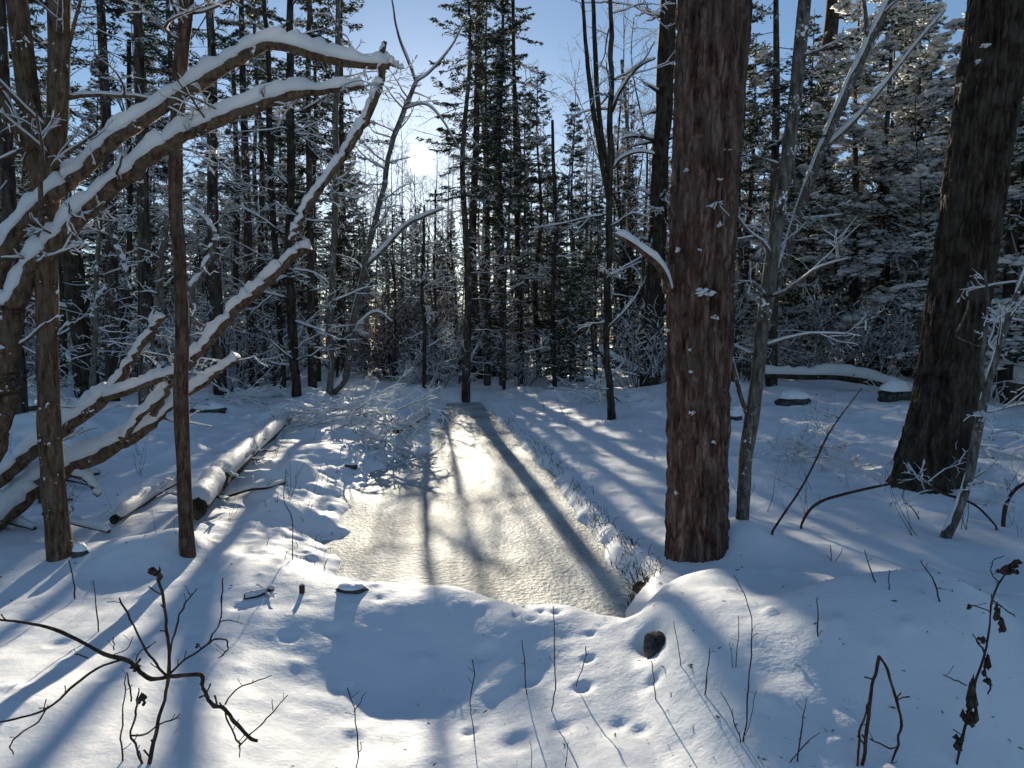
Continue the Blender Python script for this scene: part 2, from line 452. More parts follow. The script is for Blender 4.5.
nt.links.new(mixf.outputs[0], r1.inputs[0]); nt.links.new(r1.outputs[0], b.inputs['Base Color'])
b.inputs['Roughness'].default_value = .62
b.inputs['Specular IOR Level'].default_value = .32
hm = N(nt, 'ShaderNodeMath', operation='ADD')
nt.links.new(i2.outputs['Fac'], hm.inputs[0]); nt.links.new(i3.outputs['Fac'], hm.inputs[1])
hb = N(nt, 'ShaderNodeMath', operation='ADD'); nt.links.new(hm.outputs[0], hb.inputs[0]); nt.links.new(vor.outputs['Distance'], hb.inputs[1])
bp = N(nt, 'ShaderNodeBump'); bp.inputs['Strength'].default_value = .5; bp.inputs['Distance'].default_value = .012
nt.links.new(hb.outputs[0], bp.inputs['Height']); nt.links.new(bp.outputs[0], b.inputs['Normal'])

# ------------------------------------------------------------------ object helpers
def thing(name, label, cat, loc=(0, 0, 0), group=None):
    o = bpy.data.objects.new(name, None); C.objects.link(o)
    o.empty_display_size = .1
    o.location = tuple(float(v) for v in loc)
    o['label'] = label; o['category'] = cat
    if group: o['group'] = group
    return o
def part(name, mb, mat, parent=None, off=(0, 0, 0), smooth=True, label=None):
    if mb.n == 0: return None
    me = mb.mesh(name, off, smooth)
    me.materials.append(mat)
    o = bpy.data.objects.new(name, me); C.objects.link(o)
    if parent is not None: o.parent = parent
    if label: o['label'] = label
    return o
def dup(root, loc, rz, sc, label, group, tilt=(0, 0)):
    r = root.copy(); C.objects.link(r)
    r.location = loc; r.rotation_euler = (tilt[0], tilt[1], rz); r.scale = sc
    r['label'] = label; r['group'] = group
    for ch in root.children:
        c = ch.copy(); C.objects.link(c); c.parent = r
        for g in ch.children:
            d = g.copy(); C.objects.link(d); d.parent = c
    return r

# ------------------------------------------------------------------ ground and frozen stream
def axis(segs):
    out = []
    for a, b_, st in segs:
        out.append(np.arange(a, b_, st))
    return np.concatenate(out)
gx = axis([(-150, -40, 6), (-40, -14, 1.0), (-14, -7, .22), (-7, -3, .07), (-3, 3, .024), (3, 6, .06), (6, 14, .2), (14, 40, 1.0), (40, 151, 6)])
gy = axis([(-12, 1.6, .35), (1.6, 6.0, .022), (6, 10, .045), (10, 16, .09), (16, 32, .2), (32, 60, .8), (60, 320, 8)])
GX, GY = np.meshgrid(gx, gy)
GZ = height(GX, GY)
mb = MB()
ny, nx = GX.shape
i = (np.arange(ny - 1)[:, None] * nx + np.arange(nx - 1)[None, :])
mb.add(np.stack([GX, GY, GZ], -1).reshape(-1, 3), np.stack([i, i + 1, i + nx + 1, i + nx], -1).reshape(-1, 4))
g = part('snow_ground', mb, M_SNOW); g['kind'] = 'structure'; g['label'] = 'snow-covered forest floor with banks and drifts'
mb = MB()
iy = np.linspace(3.6, 22.6, 260); ix = np.linspace(-3.2, 1.5, 90)
IX, IY = np.meshgrid(ix, iy)
IX = IX
IZ = -.20 + .008 * fbm(IX * 1.3, IY * 1.3, seed=77) + .006 * fbm(IX * 6, IY * 6, seed=78)
i = (np.arange(259)[:, None] * 90 + np.arange(89)[None, :])
mb.add(np.stack([IX, IY, IZ], -1).reshape(-1, 3), np.stack([i, i + 1, i + 91, i + 90], -1).reshape(-1, 4))
g = part('frozen_stream', mb, M_ICE); g['kind'] = 'structure'; g['label'] = 'frozen stream with frosted mottled ice'

# ------------------------------------------------------------------ tree generators
def trunk_big(path, radii, sides, amp, kz, seed, flare=0.0, zres=.02):
    """detailed trunk whose bark plates are real relief"""
    L = np.concatenate([[0], np.cumsum(np.linalg.norm(np.diff(path, axis=0), axis=1))])
    n = int(L[-1] / zres)
    s = np.linspace(0, L[-1], n)
    p = np.stack([np.interp(s, L, path[:, k]) for k in range(3)], 1)
    r = np.interp(s, L, radii)
    a = np.arange(sides) * 2 * math.pi / sides
    A, S = np.meshgrid(a, s)
    R0 = r[:, None] * np.ones_like(A)
    if flare:
        R0 = R0 * (1 + flare * np.exp(-S / .22) * (1 + .5 * np.cos(A * 4 + 1.3 + seed)) )
    ca, sa = np.cos(A), np.sin(A)
    Rm = float(np.mean(r))
    K = 11.0 / (Rm / .2) ** .5
    nc = int(round(2 * math.pi * Rm / .042)); hgt = .05 / kz
    wz = S + .12 * fbm(ca * 3.5, S * 2.2, sa * 3.5, seed=seed + 2, o=3)
    wa = (A / (2 * math.pi) * nc) + 1.1 * fbm(ca * 2.6, S * 3.0, sa * 2.6, seed=seed + 3, o=4)
    gz = wz / hgt
    fu, fz = np.floor(wa), np.floor(gz)
    F1 = np.full(A.shape, 9.0); F2 = np.full(A.shape, 9.0); ID = np.zeros(A.shape)
    zero = np.zeros_like(fu)
    for du in (-1, 0, 1):
        for dz in (-1, 0, 1):
            cu, cz = fu + du, fz + dz
            cm = np.mod(cu, nc)
            jx = hash3(cm, cz, zero, seed + 5); jz = hash3(cm, cz, zero + 1, seed + 6)
            dd = np.sqrt((cu + .15 + .7 * jx - wa) ** 2 + (cz + jz - gz) ** 2)
            near = dd < F1
            F2 = np.where(near, F1, np.minimum(F2, dd)); ID = np.where(near, hash3(cm, cz, zero + 2, seed + 7), ID); F1 = np.where(near, dd, F1)
    n2 = fbm(ca * Rm * 45, S * 16, sa * Rm * 45, seed=seed + 9, o=3)
    n3 = fbm(ca * 1.2, S * 1.1, sa * 1.2, seed=seed + 19, o=2)
    plate = sst(.0, .32, F2 - F1)
    R = R0 * (1 + .05 * n3) + amp * (plate * (.35 + .5 * ID) - .6 + .42 * n2)
    v = np.stack([p[:, 0][:, None] + R * ca, p[:, 1][:, None] + R * sa, p[:, 2][:, None] + 0 * R], -1)
    mb = MB()
    i = np.arange(n - 1)[:, None] * sides; j = np.arange(sides)[None, :]; j2 = (j + 1) % sides
    mb.add(v.reshape(-1, 3), np.stack([i + j, i + j2, i + sides + j2, i + sides + j], -1).reshape(-1, 4))
    return mb

def grow(rs, start, d, L, r0, level, out, maxlev, wig=.12, grav=0.0, nchild=(3, 6), ratio=.55, ang=(35, 65), tipr=.3):
    n = max(4, int(6 - level + 2))
    p = [np.array(start, float)]
    d = np.array(d, float); d /= np.linalg.norm(d)
    ds = [d]
    for k in range(n):
        d = d + rs.normal(0, wig, 3) + np.array([0, 0, grav])
        d /= np.linalg.norm(d)
        p.append(p[-1] + d * L / n); ds.append(d)
    p = np.array(p); r = r0 * np.linspace(1, tipr, n + 1)
    out.append((p, r, level))
    if level >= maxlev: return
    for c in range(rs.randint(nchild[0], nchild[1] + 1)):
        t = rs.uniform(.2, .98)
        k = min(int(t * n), n - 1); f = t * n - k
        q = p[k] * (1 - f) + p[k + 1] * f
        ax = rs.normal(0, 1, 3); ax -= ax.dot(ds[k]) * ds[k]; ax /= np.linalg.norm(ax)
        an = rad(rs.uniform(*ang))
        nd = ds[k] * math.cos(an) + ax * math.sin(an)
        grow(rs, q, nd, L * ratio * rs.uniform(.6, 1.15) * (1.1 - .4 * t), max(r0 * (1 - .65 * t) * .55, .0015), level + 1, out, maxlev, wig, grav, nchild, ratio, ang, tipr)

def add_branches(wood, snow, segs, k0=6, cover=.75, thick=1.1, seed=0, tmin=.004, mink=3):
    for i, (p, r, lv) in enumerate(segs):
        if wood is not None: tube(wood, p, r, max(mink, k0 - lv), seed=seed + i, cap=lv == 0)
        if snow is not None and cover > 0:
            if abs((p[-1] - p[0])[2]) / (np.linalg.norm(p[-1] - p[0]) + 1e-6) < .9:
                pp = p; rr = r
                if len(p) < 9:
                    rowz = cr(np.column_stack([p, r]), 2); pp = rowz[:, :3]; rr = rowz[:, 3]
                snow_strip(snow, pp, rr, thick, seed + i, cover, 4, tmin)

def diamonds(mb, c, d, L, W, rs):
    """small leaf-like faces: centre, direction, length, width arrays"""
    n = len(c)
    rnd = rs.normal(0, 1, (n, 3))
    s = np.cross(d, rnd); s /= (np.linalg.norm(s, axis=1, keepdims=True) + 1e-9)
    a = c - d * L[:, None] * .5; b_ = c + d * L[:, None] * .5
    m = c - d * L[:, None] * .1
    v = np.stack([a, m + s * W[:, None] * .5, b_, m - s * W[:, None] * .5], 1).reshape(-1, 3)
    q = np.arange(n * 4).reshape(n, 4)
    mb.add(v, q)
def blobs(mb, c, sx, sz, rs):
    """little lumps of snow, flattened"""
    n = len(c)
    a0 = rs.uniform(0, 6.28, n)
    k = 5
    a = a0[:, None] + np.arange(k)[None, :] * 2 * math.pi / k
    rr = sx[:, None] * rs.uniform(.6, 1.3, (n, k))
    ring = np.stack([c[:, 0][:, None] + np.cos(a) * rr, c[:, 1][:, None] + np.sin(a) * rr, c[:, 2][:, None] + rs.uniform(-.25, .25, (n, k)) * sz[:, None]], -1)
    top = c + np.stack([rs.normal(0, .15, n) * sx, rs.normal(0, .15, n) * sx, sz], -1)
    bot = c - np.stack([0 * sx, 0 * sx, sz * .45], -1)
    v = np.concatenate([ring, top[:, None, :], bot[:, None, :]], 1).reshape(-1, 3)
    o = (np.arange(n) * (k + 2))[:, None, None]
    j = np.arange(k); j2 = (j + 1) % k
    t = np.concatenate([np.stack([j, j2, np.full(k, k)], 1), np.stack([j2, j, np.full(k, k + 1)], 1)])[None]
    mb.add(v, None, (t + o).reshape(-1, 3))

def conifer_parts(seed, H=13, base=.3, spread=1.5, dens=1.0, snow=.35, dead=True, gap=.42, droop=.25, padding=1.0, r0=None, needle=1.0, top=.02):
    rs = np.random.RandomState(seed)
    trunk, br, fol, sn = MB(), MB(), MB(), MB()
    r0 = r0 or H * .0095
    zz = np.linspace(-.3, H, 26)
    wx = .10 * H * .1 * vnoise(zz * .25, zz * 0 + seed, None, seed); wy = .10 * H * .1 * vnoise(zz * .25, zz * 0 + seed, None, seed + 3)
    tp = np.stack([wx, wy, zz], 1); tr = r0 * np.clip(1 - zz / (H * 1.02), top, 1) ** .8
    tube(trunk, tp, tr, 8)
    def tx(z): return np.array([np.interp(z, zz, wx), np.interp(z, zz, wy), z])
    # dead, bare lower branches
    if dead:
        segs = []
        for k in range(int(26 * max(base, .12) * H / 4)):
            z = rs.uniform(.4, max(base, .15) * H * 1.3)
            a = rs.uniform(0, 6.28)
            grow(rs, tx(z), (math.cos(a), math.sin(a), rs.uniform(-.25, .25)), rs.uniform(.3, 1.0) * spread, .011, 0, segs, 2, .13, -.03, (1, 4), .45)
        add_branches(br, sn, segs, 3, .42, 1.0, seed, .007)
    z = base * H
    cs, dsn, Ls, Ws = [], [], [], []
    sc_, ss_ = [], []
    while z < H * .985:
        t = (z - base * H) / (H * (1 - base))
        for b_i in range(rs.randint(3, 6)):
            if rs.rand() > dens: continue
            a = rs.uniform(0, 6.28)
            L = spread * (1 - t) ** .75 * rs.uniform(.55, 1.1) * min(1, .55 + t * 3) + .12
            n = 6
            el = .45 * t - droop * (1 - t) + rs.normal(0, .17)
            bs = rs.uniform(.25, 1.35)
            s = np.linspace(0, 1, n)
            out = s * L
            up = el * out + (-.10 + .22 * s) * s * L * .6 - droop * .25 * L * s * (1 - s)
            yaw = a + rs.normal(0, .12) * s
            p = tx(z)[None, :] + np.stack([np.cos(yaw) * out, np.sin(yaw) * out, up], 1)
            tube(br, p, .012 * (1 - .75 * s) * (.5 + L / 2), 3, cap=False)
            m = int(L * 34 * needle)
            if m < 3: m = 3
            # twigs along the bough, both sides
            u = rs.uniform(.12, 1.0, m) ** .8
            c0 = np.stack([np.interp(u, s, p[:, k]) for k in range(3)], 1)
            side = np.where(rs.rand(m) < .5, -1, 1)
            da = rs.uniform(.5, 1.25, m) * side
            tl = (.34 * L * (1 - u) + .10) * rs.uniform(.5, 1.1, m)
            ang = a + da
            td = np.stack([np.cos(ang), np.sin(ang), rs.uniform(-.55, .15, m)], 1)
            td /= np.linalg.norm(td, axis=1, keepdims=True)
            for f in (.15, .45, .75, 1.0):
                cc = c0 + td * (tl * f)[:, None] + rs.normal(0, .012, (m, 3))
                jd = td + rs.normal(0, .42, (m, 3)); jd /= np.linalg.norm(jd, axis=1, keepdims=True)
                cs.append(cc); dsn.append(jd); Ls.append(rs.uniform(.09, .17, m)); Ws.append(rs.uniform(.022, .05, m))
                ks = rs.rand(m) < snow * bs * (1.0 - .35 * f)
                sc_.append(cc[ks] + np.array([0, 0, .012])); ss_.append(rs.uniform(.018, .055, ks.sum()) * padding * (.6 + .4 * bs))
        z += gap * rs.uniform(.6, 1.3) * (1 - .45 * t)
    c = np.concatenate(cs)
    diamonds(fol, c, np.concatenate(dsn), np.concatenate(Ls), np.concatenate(Ws), rs)
    sc2 = np.concatenate(sc_); s2 = np.concatenate(ss_)
    if len(sc2): blobs(sn, sc2, s2, s2 * .5, rs)
    return trunk, br, fol, sn

def conifer(name, label, loc, group=None, mat=None, cat='conifer', **kw):
    t, b_, f, s = conifer_parts(**kw)
    root = thing(name, label, cat, loc, group)
    part('trunk', t, mat or M_FAR, root)
    part('branches', b_, M_FAR, root)
    part('crown', f, M_NEEDLE, root, smooth=False)
    part('snow', s, M_FSNOW, root)
    return root

def bare_parts(seed, H=10, r0=.06, lean=(0, 0), low=.25, n=26, lev=2, blen=.22, cover=.38, thick=1.1, forks=1, up=.55):
    rs = np.random.RandomState(seed)
    trunk, br, sn = MB(), MB(), MB()
    zz = np.linspace(-.3, H, 28)
    wx = lean[0] * zz + .22 * vnoise(zz * .3, zz * 0 + seed, None, seed); wy = lean[1] * zz + .22 * vnoise(zz * .3, zz * 0, None, seed + 3)
    tp = np.stack([wx, wy, zz], 1); tr = r0 * (1 - .9 * np.clip(zz / H, 0, 1)) + .004
    tube(trunk, tp, tr, 7)
    for fk in range(forks):
        k = rs.randint(8, 16)
        segs = []
        a = rs.uniform(0, 6.28)
        grow(rs, tp[k], (math.cos(a) * .35, math.sin(a) * .35, 1), (H - zz[k]) * .85, tr[k] * .75, 0, segs, 2, .07, .02, (7, 11), .28, (30, 60), .15)
        add_branches(br, sn, segs, 6, cover, thick, seed, .007)
    segs = []
    for k in range(n):
        z = H * (low + (1 - low) * rs.rand() ** 1.1)
        a = rs.uniform(0, 6.28)
        q = np.array([np.interp(z, zz, wx), np.interp(z, zz, wy), z])
        grow(rs, q, (math.cos(a), math.sin(a), up + rs.normal(0, .2)), H * blen * rs.uniform(.4, 1.1) * (1.15 - z / H * .6), max(.35 * np.interp(z, zz, tr), .007), 0, segs, lev, .11, .02, (3, 6), .5)
    add_branches(br, sn, segs, 5, cover, thick, seed + 50, .005)
    return trunk, br, sn

def bare_tree(name, label, loc, group=None, mat=None, cat='bare tree', **kw):
    t, b_, s = bare_parts(**kw)
    root = thing(name, label, cat, loc, group)
    part('trunk', t, mat or M_FAR, root); part('branches', b_, mat or M_FAR, root); part('snow', s, M_BSNOW, root)
    return root

# ------------------------------------------------------------------ the forest wall behind the stream
RF = np.random.RandomState(11)
def lat(x, y): return x + .132 * y          # sideways distance from the sun line through the viewer
protos = []
def hide_far(o): pass
PR = {}
PR['fir'] = [conifer('forest_fir', '', (0, 0, 0), seed=100 + k, H=12, base=.16, spread=1.25, dens=.95, snow=.32, gap=.34) for k in range(3)]
PR['spruce'] = [conifer('forest_spruce', '', (0, 0, 0), seed=120 + k, H=15, base=.38, spread=1.5, dens=.8, snow=.22, gap=.42) for k in range(3)]
PR['pine'] = [conifer('high_crowned_spruce', '', (0, 0, 0), seed=220 + k, H=16, base=.44, spread=1.9, dens=.62, snow=.25, gap=.5, droop=.3, needle=.8) for k in range(3)]
PR['young'] = [conifer('young_fir', '', (0, 0, 0), seed=140 + k, H=4.6, base=.05, spread=.95, dens=1, snow=.5, gap=.2, dead=False, padding=.9) for k in range(2)]
PR['laden'] = [conifer('snow_laden_hemlock', '', (0, 0, 0), seed=160 + k, H=11, base=.12, spread=2.6, dens=.95, snow=.7, gap=.46, droop=.5, padding=2.3, r0=.13) for k in range(3)]
PR['bare'] = [bare_tree('bare_tree', '', (0, 0, 0), seed=180 + k, H=11, r0=.055 + .01 * k, low=.18, n=34, forks=k % 3) for k in range(4)]
PR['snag'] = [bare_tree('dead_snag', '', (0, 0, 0), seed=200 + k, H=7 + k, r0=.06, low=.08, n=40, blen=.11, forks=0, up=.0, lev=1) for k in range(2)]
LAB = {
    'fir': ('snow-dusted slender fir in the forest wall', 'fir tree', 'slender firs of the forest wall'),
    'spruce': ('tall dark spruce with bare lower trunk in the forest wall', 'spruce tree', 'tall spruces of the forest wall'),
    'pine': ('tall spruce with its crown high above a twiggy bare trunk', 'spruce tree', 'high-crowned spruces before the forest wall'),
    'young': ('small snowy young fir at the foot of the forest', 'young fir', 'young firs under the forest'),
    'laden': ('hemlock heavily laden with snow behind the right-hand trunks', 'hemlock tree', 'snow-laden hemlocks right of the stream'),
    'bare': ('thin leafless tree with snow-lined twigs in the forest wall', 'bare tree', 'leafless trees of the forest wall'),
    'snag': ('thin dead snag with short broken twigs in the forest', 'dead tree', 'dead snags in the forest'),
}
used = {k: [False] * len(v) for k, v in PR.items()}
def cell(kind, x, y):
    px = 512 + F * x / y
    Z = [(40, 'past the forked slim tree'), (120, 'behind the forked slim tree'), (205, 'behind the rusty slim tree'), (320, 'behind the leaning snowy pole'), (385, 'behind the slanting sapling'),
         (445, 'below and around the sun'), (520, 'just right of the sun'), (585, 'left of the double-forked stem'), (645, 'behind the double-forked stem'), (735, 'behind the big reddish trunk'),
         (800, 'behind the slim grey tree'), (900, 'left of the dark leaning trunk'), (975, 'behind the dark leaning trunk')]
    z = 'at the right edge past the dark trunk'
    for a, b_ in Z:
        if px < a: z = b_; break
    d = 'front row' if y < 25 else ('second row' if y < 34 else ('deep in the wood' if y < 48 else 'far back'))
    return z, d
SHORT = {'fir': 'slender snow-dusted fir', 'spruce': 'dark bare-stemmed spruce', 'young': 'small snowy young fir', 'laden': 'snow-laden hemlock', 'bare': 'thin leafless tree',
         'snag': 'thin dead snag', 'pine': 'tall high-crowned spruce', 'bush': 'snow-dusted leafless bush'}
def place(kind, x, y, s, rz=None, k=None, label=None, group=None, tilt=(0, 0)):
    lst = PR[kind]
    k = RF.randint(len(lst)) if k is None else k
    L = LAB[kind]
    z_, d_ = cell(kind, x, y); lb = label or (SHORT[kind] + ', ' + d_ + ', ' + z_); gr = group or (L[2] if label else (SHORT[kind] + ('es ' if kind == 'bush' else 's ')) + d_ + ' ' + z_)
    rz = RF.uniform(0, 6.28) if rz is None else rz
    loc = (x, y, hz(x, y)); sc = (s * RF.uniform(.85, 1.15),) * 2 + (s,)
    if not used[kind][k]:
        used[kind][k] = True
        o = lst[k]
        o.location = loc; o.rotation_euler = (tilt[0], tilt[1], rz); o.scale = sc
        o['label'] = lb; o['group'] = gr; o['category'] = L[1]
        return o
    o = dup(lst[k], loc, rz, sc, lb, gr, tilt)
    o['category'] = L[1]
    return o
HT = {'pine': 16, 'fir': 12, 'spruce': 15, 'young': 4.6, 'laden': 11, 'bare': 11, 'snag': 8}
placed = []
def free(x, y, r):
    return all((x - a) ** 2 + (y - b_) ** 2 > (r * r) for a, b_ in placed)
def scatter(kind, n, ymin, ymax, rmin, smin=.75, smax=1.25, cond=None, wid=.86):
    c = 0; tries = 0
    while c < n and tries < n * 60:
        tries += 1
        y = math.sqrt(RF.uniform(ymin ** 2, ymax ** 2)); x = RF.uniform(-wid, wid) * y
        l = lat(x, y); s = RF.uniform(smin, smax)
        if cond and not cond(x, y, l): continue
        top = HT[kind] * s
        r = 1.3 * s if kind != 'laden' else 2.4 * s
        inside = -2.9 - .3 * r < l < 1.8 + r
        if inside and kind not in ('pine',) and top > max((y - 11) * .253 - .6, 0) and kind != 'bare' and kind != 'snag': continue
        pxx = 512 + F * x / y
        if 545 < pxx < 655 and kind in ('fir', 'spruce') and top > 1.6 + y * RF.uniform(.3, .42): continue
        if 740 < pxx < 880 and kind in ('fir', 'spruce') and top > 1.6 + y * RF.uniform(.3, .55): continue
        if -3.2 < l < 2.0 and kind in ('bare', 'snag') and y < 44: continue
        if not free(x, y, rmin): continue
        placed.append((x, y)); place(kind, x, y, s)
        c += 1
    return c
scatter('laden', 16, 16, 40, 2.2, .8, 1.25, lambda x, y, l: x > .30 * y and y > 14)
scatter('laden', 5, 30, 46, 2.2, .7, 1.0, lambda x, y, l: x < -.25 * y)
for px, D_ in [(850, 22.5), (905, 24), (1005, 14), (1050, 12.5), (880, 22), (965, 21), (1030, 19)]:
    q = P(px, 360, D_); placed.append((q[0], q[1])); place('laden', q[0], q[1], RF.uniform(.95, 1.25))
for px, D_, s_ in [(396, 25, .75), (431, 34, .8), (455, 30, .85), (360, 36, .9), (378, 47, 1.3), (402, 50, 1.5), (417, 46, 1.2), (438, 54, 1.5), (388, 58, 1.6), (449, 47, 1.3), (366, 52, 1.4), (570, 34, 1.3), (632, 30, 1.1), (590, 38, 1.3)]:
    q = P(px, 360, D_); placed.append((q[0], q[1])); place('bare', q[0], q[1], s_)
for px, D_ in [(20, 13), (110, 16), (150, 13.5), (215, 17), (250, 21), (-40, 14), (310, 20), (345, 24), (478, 24), (500, 25), (700, 22), (775, 18), (60, 20), (180, 22), (484, 31), (516, 29)]:
    q = P(px, 360, D_); placed.append((q[0], q[1])); place('pine', q[0], q[1], RF.uniform(.9, 1.15))
for c_ in range(46):
    px = RF.uniform(335, 475); D_ = RF.uniform(44, 74); q = P(px, 360, D_); tp_ = RF.uniform(205, 300)
    placed.append((q[0], q[1])); place('fir', q[0], q[1], (1.3 + (340 - tp_) / F * D_) / 12)
scatter('fir', 105, 21, 60, 1.0, .7, 1.25)
scatter('spruce', 90, 21, 60, 1.2, .7, 1.15)
scatter('bare', 60, 19, 46, .9, .75, 1.25)
scatter('snag', 50, 18, 42, .7, .7, 1.1)
scatter('young', 95, 20, 55, .8, .6, 1.15)
scatter('fir', 90, 58, 110, 1.8, .8, 1.15)

# ------------------------------------------------------------------ trees one can single out
def px_tree(name, label, cat, pts, mat, base=None, k=8, m=6, wig=.0, seed=0, branches=None, snow_cover=0.0, twigs=0, twig_len=.6, tlev=2,
            depth=None, thick=1.2, up=.35, tw_from=.25, group=None, extra=None, tmin=.005, sink=.12):
    """a trunk that follows its course in space; branches: list of point rows from trunk"""
    b0 = base or (pts[0][0], pts[0][1])
    g_ = ground_hit(*b0) if depth is None else np.array([0, depth, 0])
    D = g_[1]
    p, r = pxpath(pts, D, m, wig, seed)
    if depth is None:
        p[0] = g_ + np.array([0, 0, -sink])
    root = thing(name, label, cat, p[0], group)
    off = p[0]
    tb = MB(); tube(tb, p, r, k, seed=seed, knots=.12)
    part('trunk', tb, mat, root, off)
    br, sn = MB(), MB()
    if snow_cover: snow_strip(sn, p, r, thick, seed, snow_cover, 6, tmin)
    for q in (branches or []):
        bp_, brr = pxpath(q, D, m, wig * .5, seed + 3)
        tube(br, bp_, brr, 5)
        if thick: snow_strip(sn, bp_, brr, thick, seed + 7, .8, 5, tmin)
    if twigs:
        rs = np.random.RandomState(seed + 1)
        segs = []
        n = len(p)
        for c in range(twigs):
            t = tw_from + (1 - tw_from) * rs.rand(); kk = min(int(t * (n - 1)), n - 2)
            a = rs.uniform(0, 6.28)
            grow(rs, p[kk], (math.cos(a), math.sin(a), up + rs.normal(0, .2)), twig_len * rs.uniform(.4, 1.2), max(r[kk] * .3, .004), 0, segs, tlev, .12, .01, (2, 5), .5)
        add_branches(br, sn if thick else None, segs, 5, .7, thick, seed + 11, tmin)
    if extra: extra(br, sn, p, r, D)
    part('branches', br, mat, root, off)
    part('snow', sn, M_BSNOW, root, off)
    return root, p, r, D

# big reddish trunk beside the slab
def snow_patch(root, pos, sx, sz, seed, name='snow_patch'):
    rs = np.random.RandomState(seed); mb = MB()
    n = 14
    c = np.array(pos)[None, :] + np.stack([rs.normal(0, sx * .55, n), rs.normal(0, .012, n), rs.normal(0, sz * .4, n)], -1)
    blobs(mb, c, rs.uniform(.35, .6, n) * sx, rs.uniform(.5, .9, n) * sz, rs)
    return part(name, mb, M_BSNOW, root, tuple(root.location))
def big_tree(name, label, pts, mat, sides, amp, kz, seed, flare, limbs, patches, D, zres):
    rows = []
    p, r = pxpath(pts, D, 8)
    root = thing(name, label, 'tree trunk', (p[0][0], p[0][1], p[0][2]))
    part('trunk', trunk_big(p, r, sides, amp, kz, seed, flare, zres), mat, root, tuple(root.location))
    br, sn = MB(), MB()
    rs = np.random.RandomState(seed)
    segs = []
    for c in range(limbs):
        t = rs.uniform(.62, .98); kk = int(t * (len(p) - 2)); a = rs.uniform(0, 6.28)
        if p[kk][2] < 5.5: kk = np.argmax(p[:, 2] > 5.5)
        grow(rs, p[kk], (math.cos(a), math.sin(a), .5), rs.uniform(1.2, 2.6), r[kk] * .4, 0, segs, 2, .1, .02, (3, 6), .5)
    add_branches(br, sn, segs, 7, .6, 1.1, seed, .006)
    part('branches', br, mat, root, tuple(root.location)); part('snow', sn, M_BSNOW, root, tuple(root.location))
    for i_, (px, py, sx, sz) in enumerate(patches):
        c = P(px, py, D)
        kk = np.argmin(np.abs(p[:, 2] - c[2])); dx = c[0] - p[kk][0]
        yy = p[kk][1] - math.sqrt(max(r[kk] ** 2 - dx * dx, 0)) 
        q = P(px, py, yy - .018)
        snow_patch(root, q, sx, sz, seed * 10 + i_)
    return root, p, r
g1 = ground_hit(695, 556)
D1 = 4.95
t1, p1, r1_ = big_tree('big_tree', 'thick reddish-brown trunk with flaking bark standing beside the snow-covered slab',
    [(697, 590, 66), (696, 545, 60), (697, 480, 59), (698, 400, 61), (700, 300, 64), (703, 225, 65), (708, 120, 66), (714, 0, 68), (722, -160, 66), (735, -420, 56), (755, -900, 36), (770, -1350, 14)],
    M_RED, 320, .030, .22, 3, .22, 12,
    [(705, 292, .05, .03), (664, 284, .02, .05), (713, 318, .03, .012), (720, 225, .02, .02), (678, 250, .015, .02), (691, 372, .012, .01), (714, 442, .016, .012),
     (722, 441, .014, .012), (676, 493, .012, .012), (692, 413, .014, .014), (722, 560, .02, .02), (723, 545, .016, .018), (711, 206, .018, .012), (720, 180, .016, .012),
     (722, 390, .014, .010), (690, 350, .012, .010), (705, 575, .03, .02), (668, 330, .012, .014), (727, 150, .02, .012), (686, 170, .014, .012), (700, 250, .012, .010)], D1, .010)
# its broken limb, bent down and out to the side, snow along the top
lp, lr = pxpath([(668, 292, 10, -.05), (664, 275, 8, -.1), (655, 262, 7, -.15), (640, 250, 6.5, -.2), (626, 240, 6, -.25), (615, 234, 5, -.25)], D1 - .1, 5)
lb_, ls_ = MB(), MB()
tube(lb_, lp, lr, 7, knots=.2); snow_strip(ls_, lp, lr, 1.6, 4, 1, 7, .004)
o = part('broken_limb', lb_, M_RED, t1, tuple(t1.location)); s_ = part('snow', ls_, M_BSNOW, o, tuple(t1.location))
o['label'] = 'short curved limb with snow along it'

# dark leaning trunk at the right
g2 = ground_hit(930, 478); D2 = float(g2[1])
t2, p2, r2_ = big_tree('big_tree', 'thick dark furrowed trunk leaning right above the curved fallen twig',
    [(927, 505, 78), (930, 472, 66), (944, 400, 59), (958, 300, 55), (972, 200, 54), (988, 100, 56), (1003, 0, 58), (1020, -120, 56), (1045, -300, 48), (1080, -560, 36), (1120, -900, 20), (1140, -1200, 8)],
    M_DARK, 260, .04, .14, 7, .16, 12, [(987, 45, .03, .02), (978, 62, .02, .02), (960, 85, .02, .012), (940, 100, .02, .015)], D2, .014)
vp, vr = pxpath([(968, 282, 1.6, 0), (968, 305, 1.8, 0), (962, 322, 2, 0), (956, 335, 2.2, 0), (968, 342, 2.2, 0), (980, 346, 2, 0), (998, 342, 1.8, 0)], D2 - .52, 5)
mb = MB(); tube(mb, vp, vr, 5); o = part('vine_stem', mb, M_GREY, t2, tuple(t2.location)); o['label'] = 'pale hooked vine stem on the dark trunk'

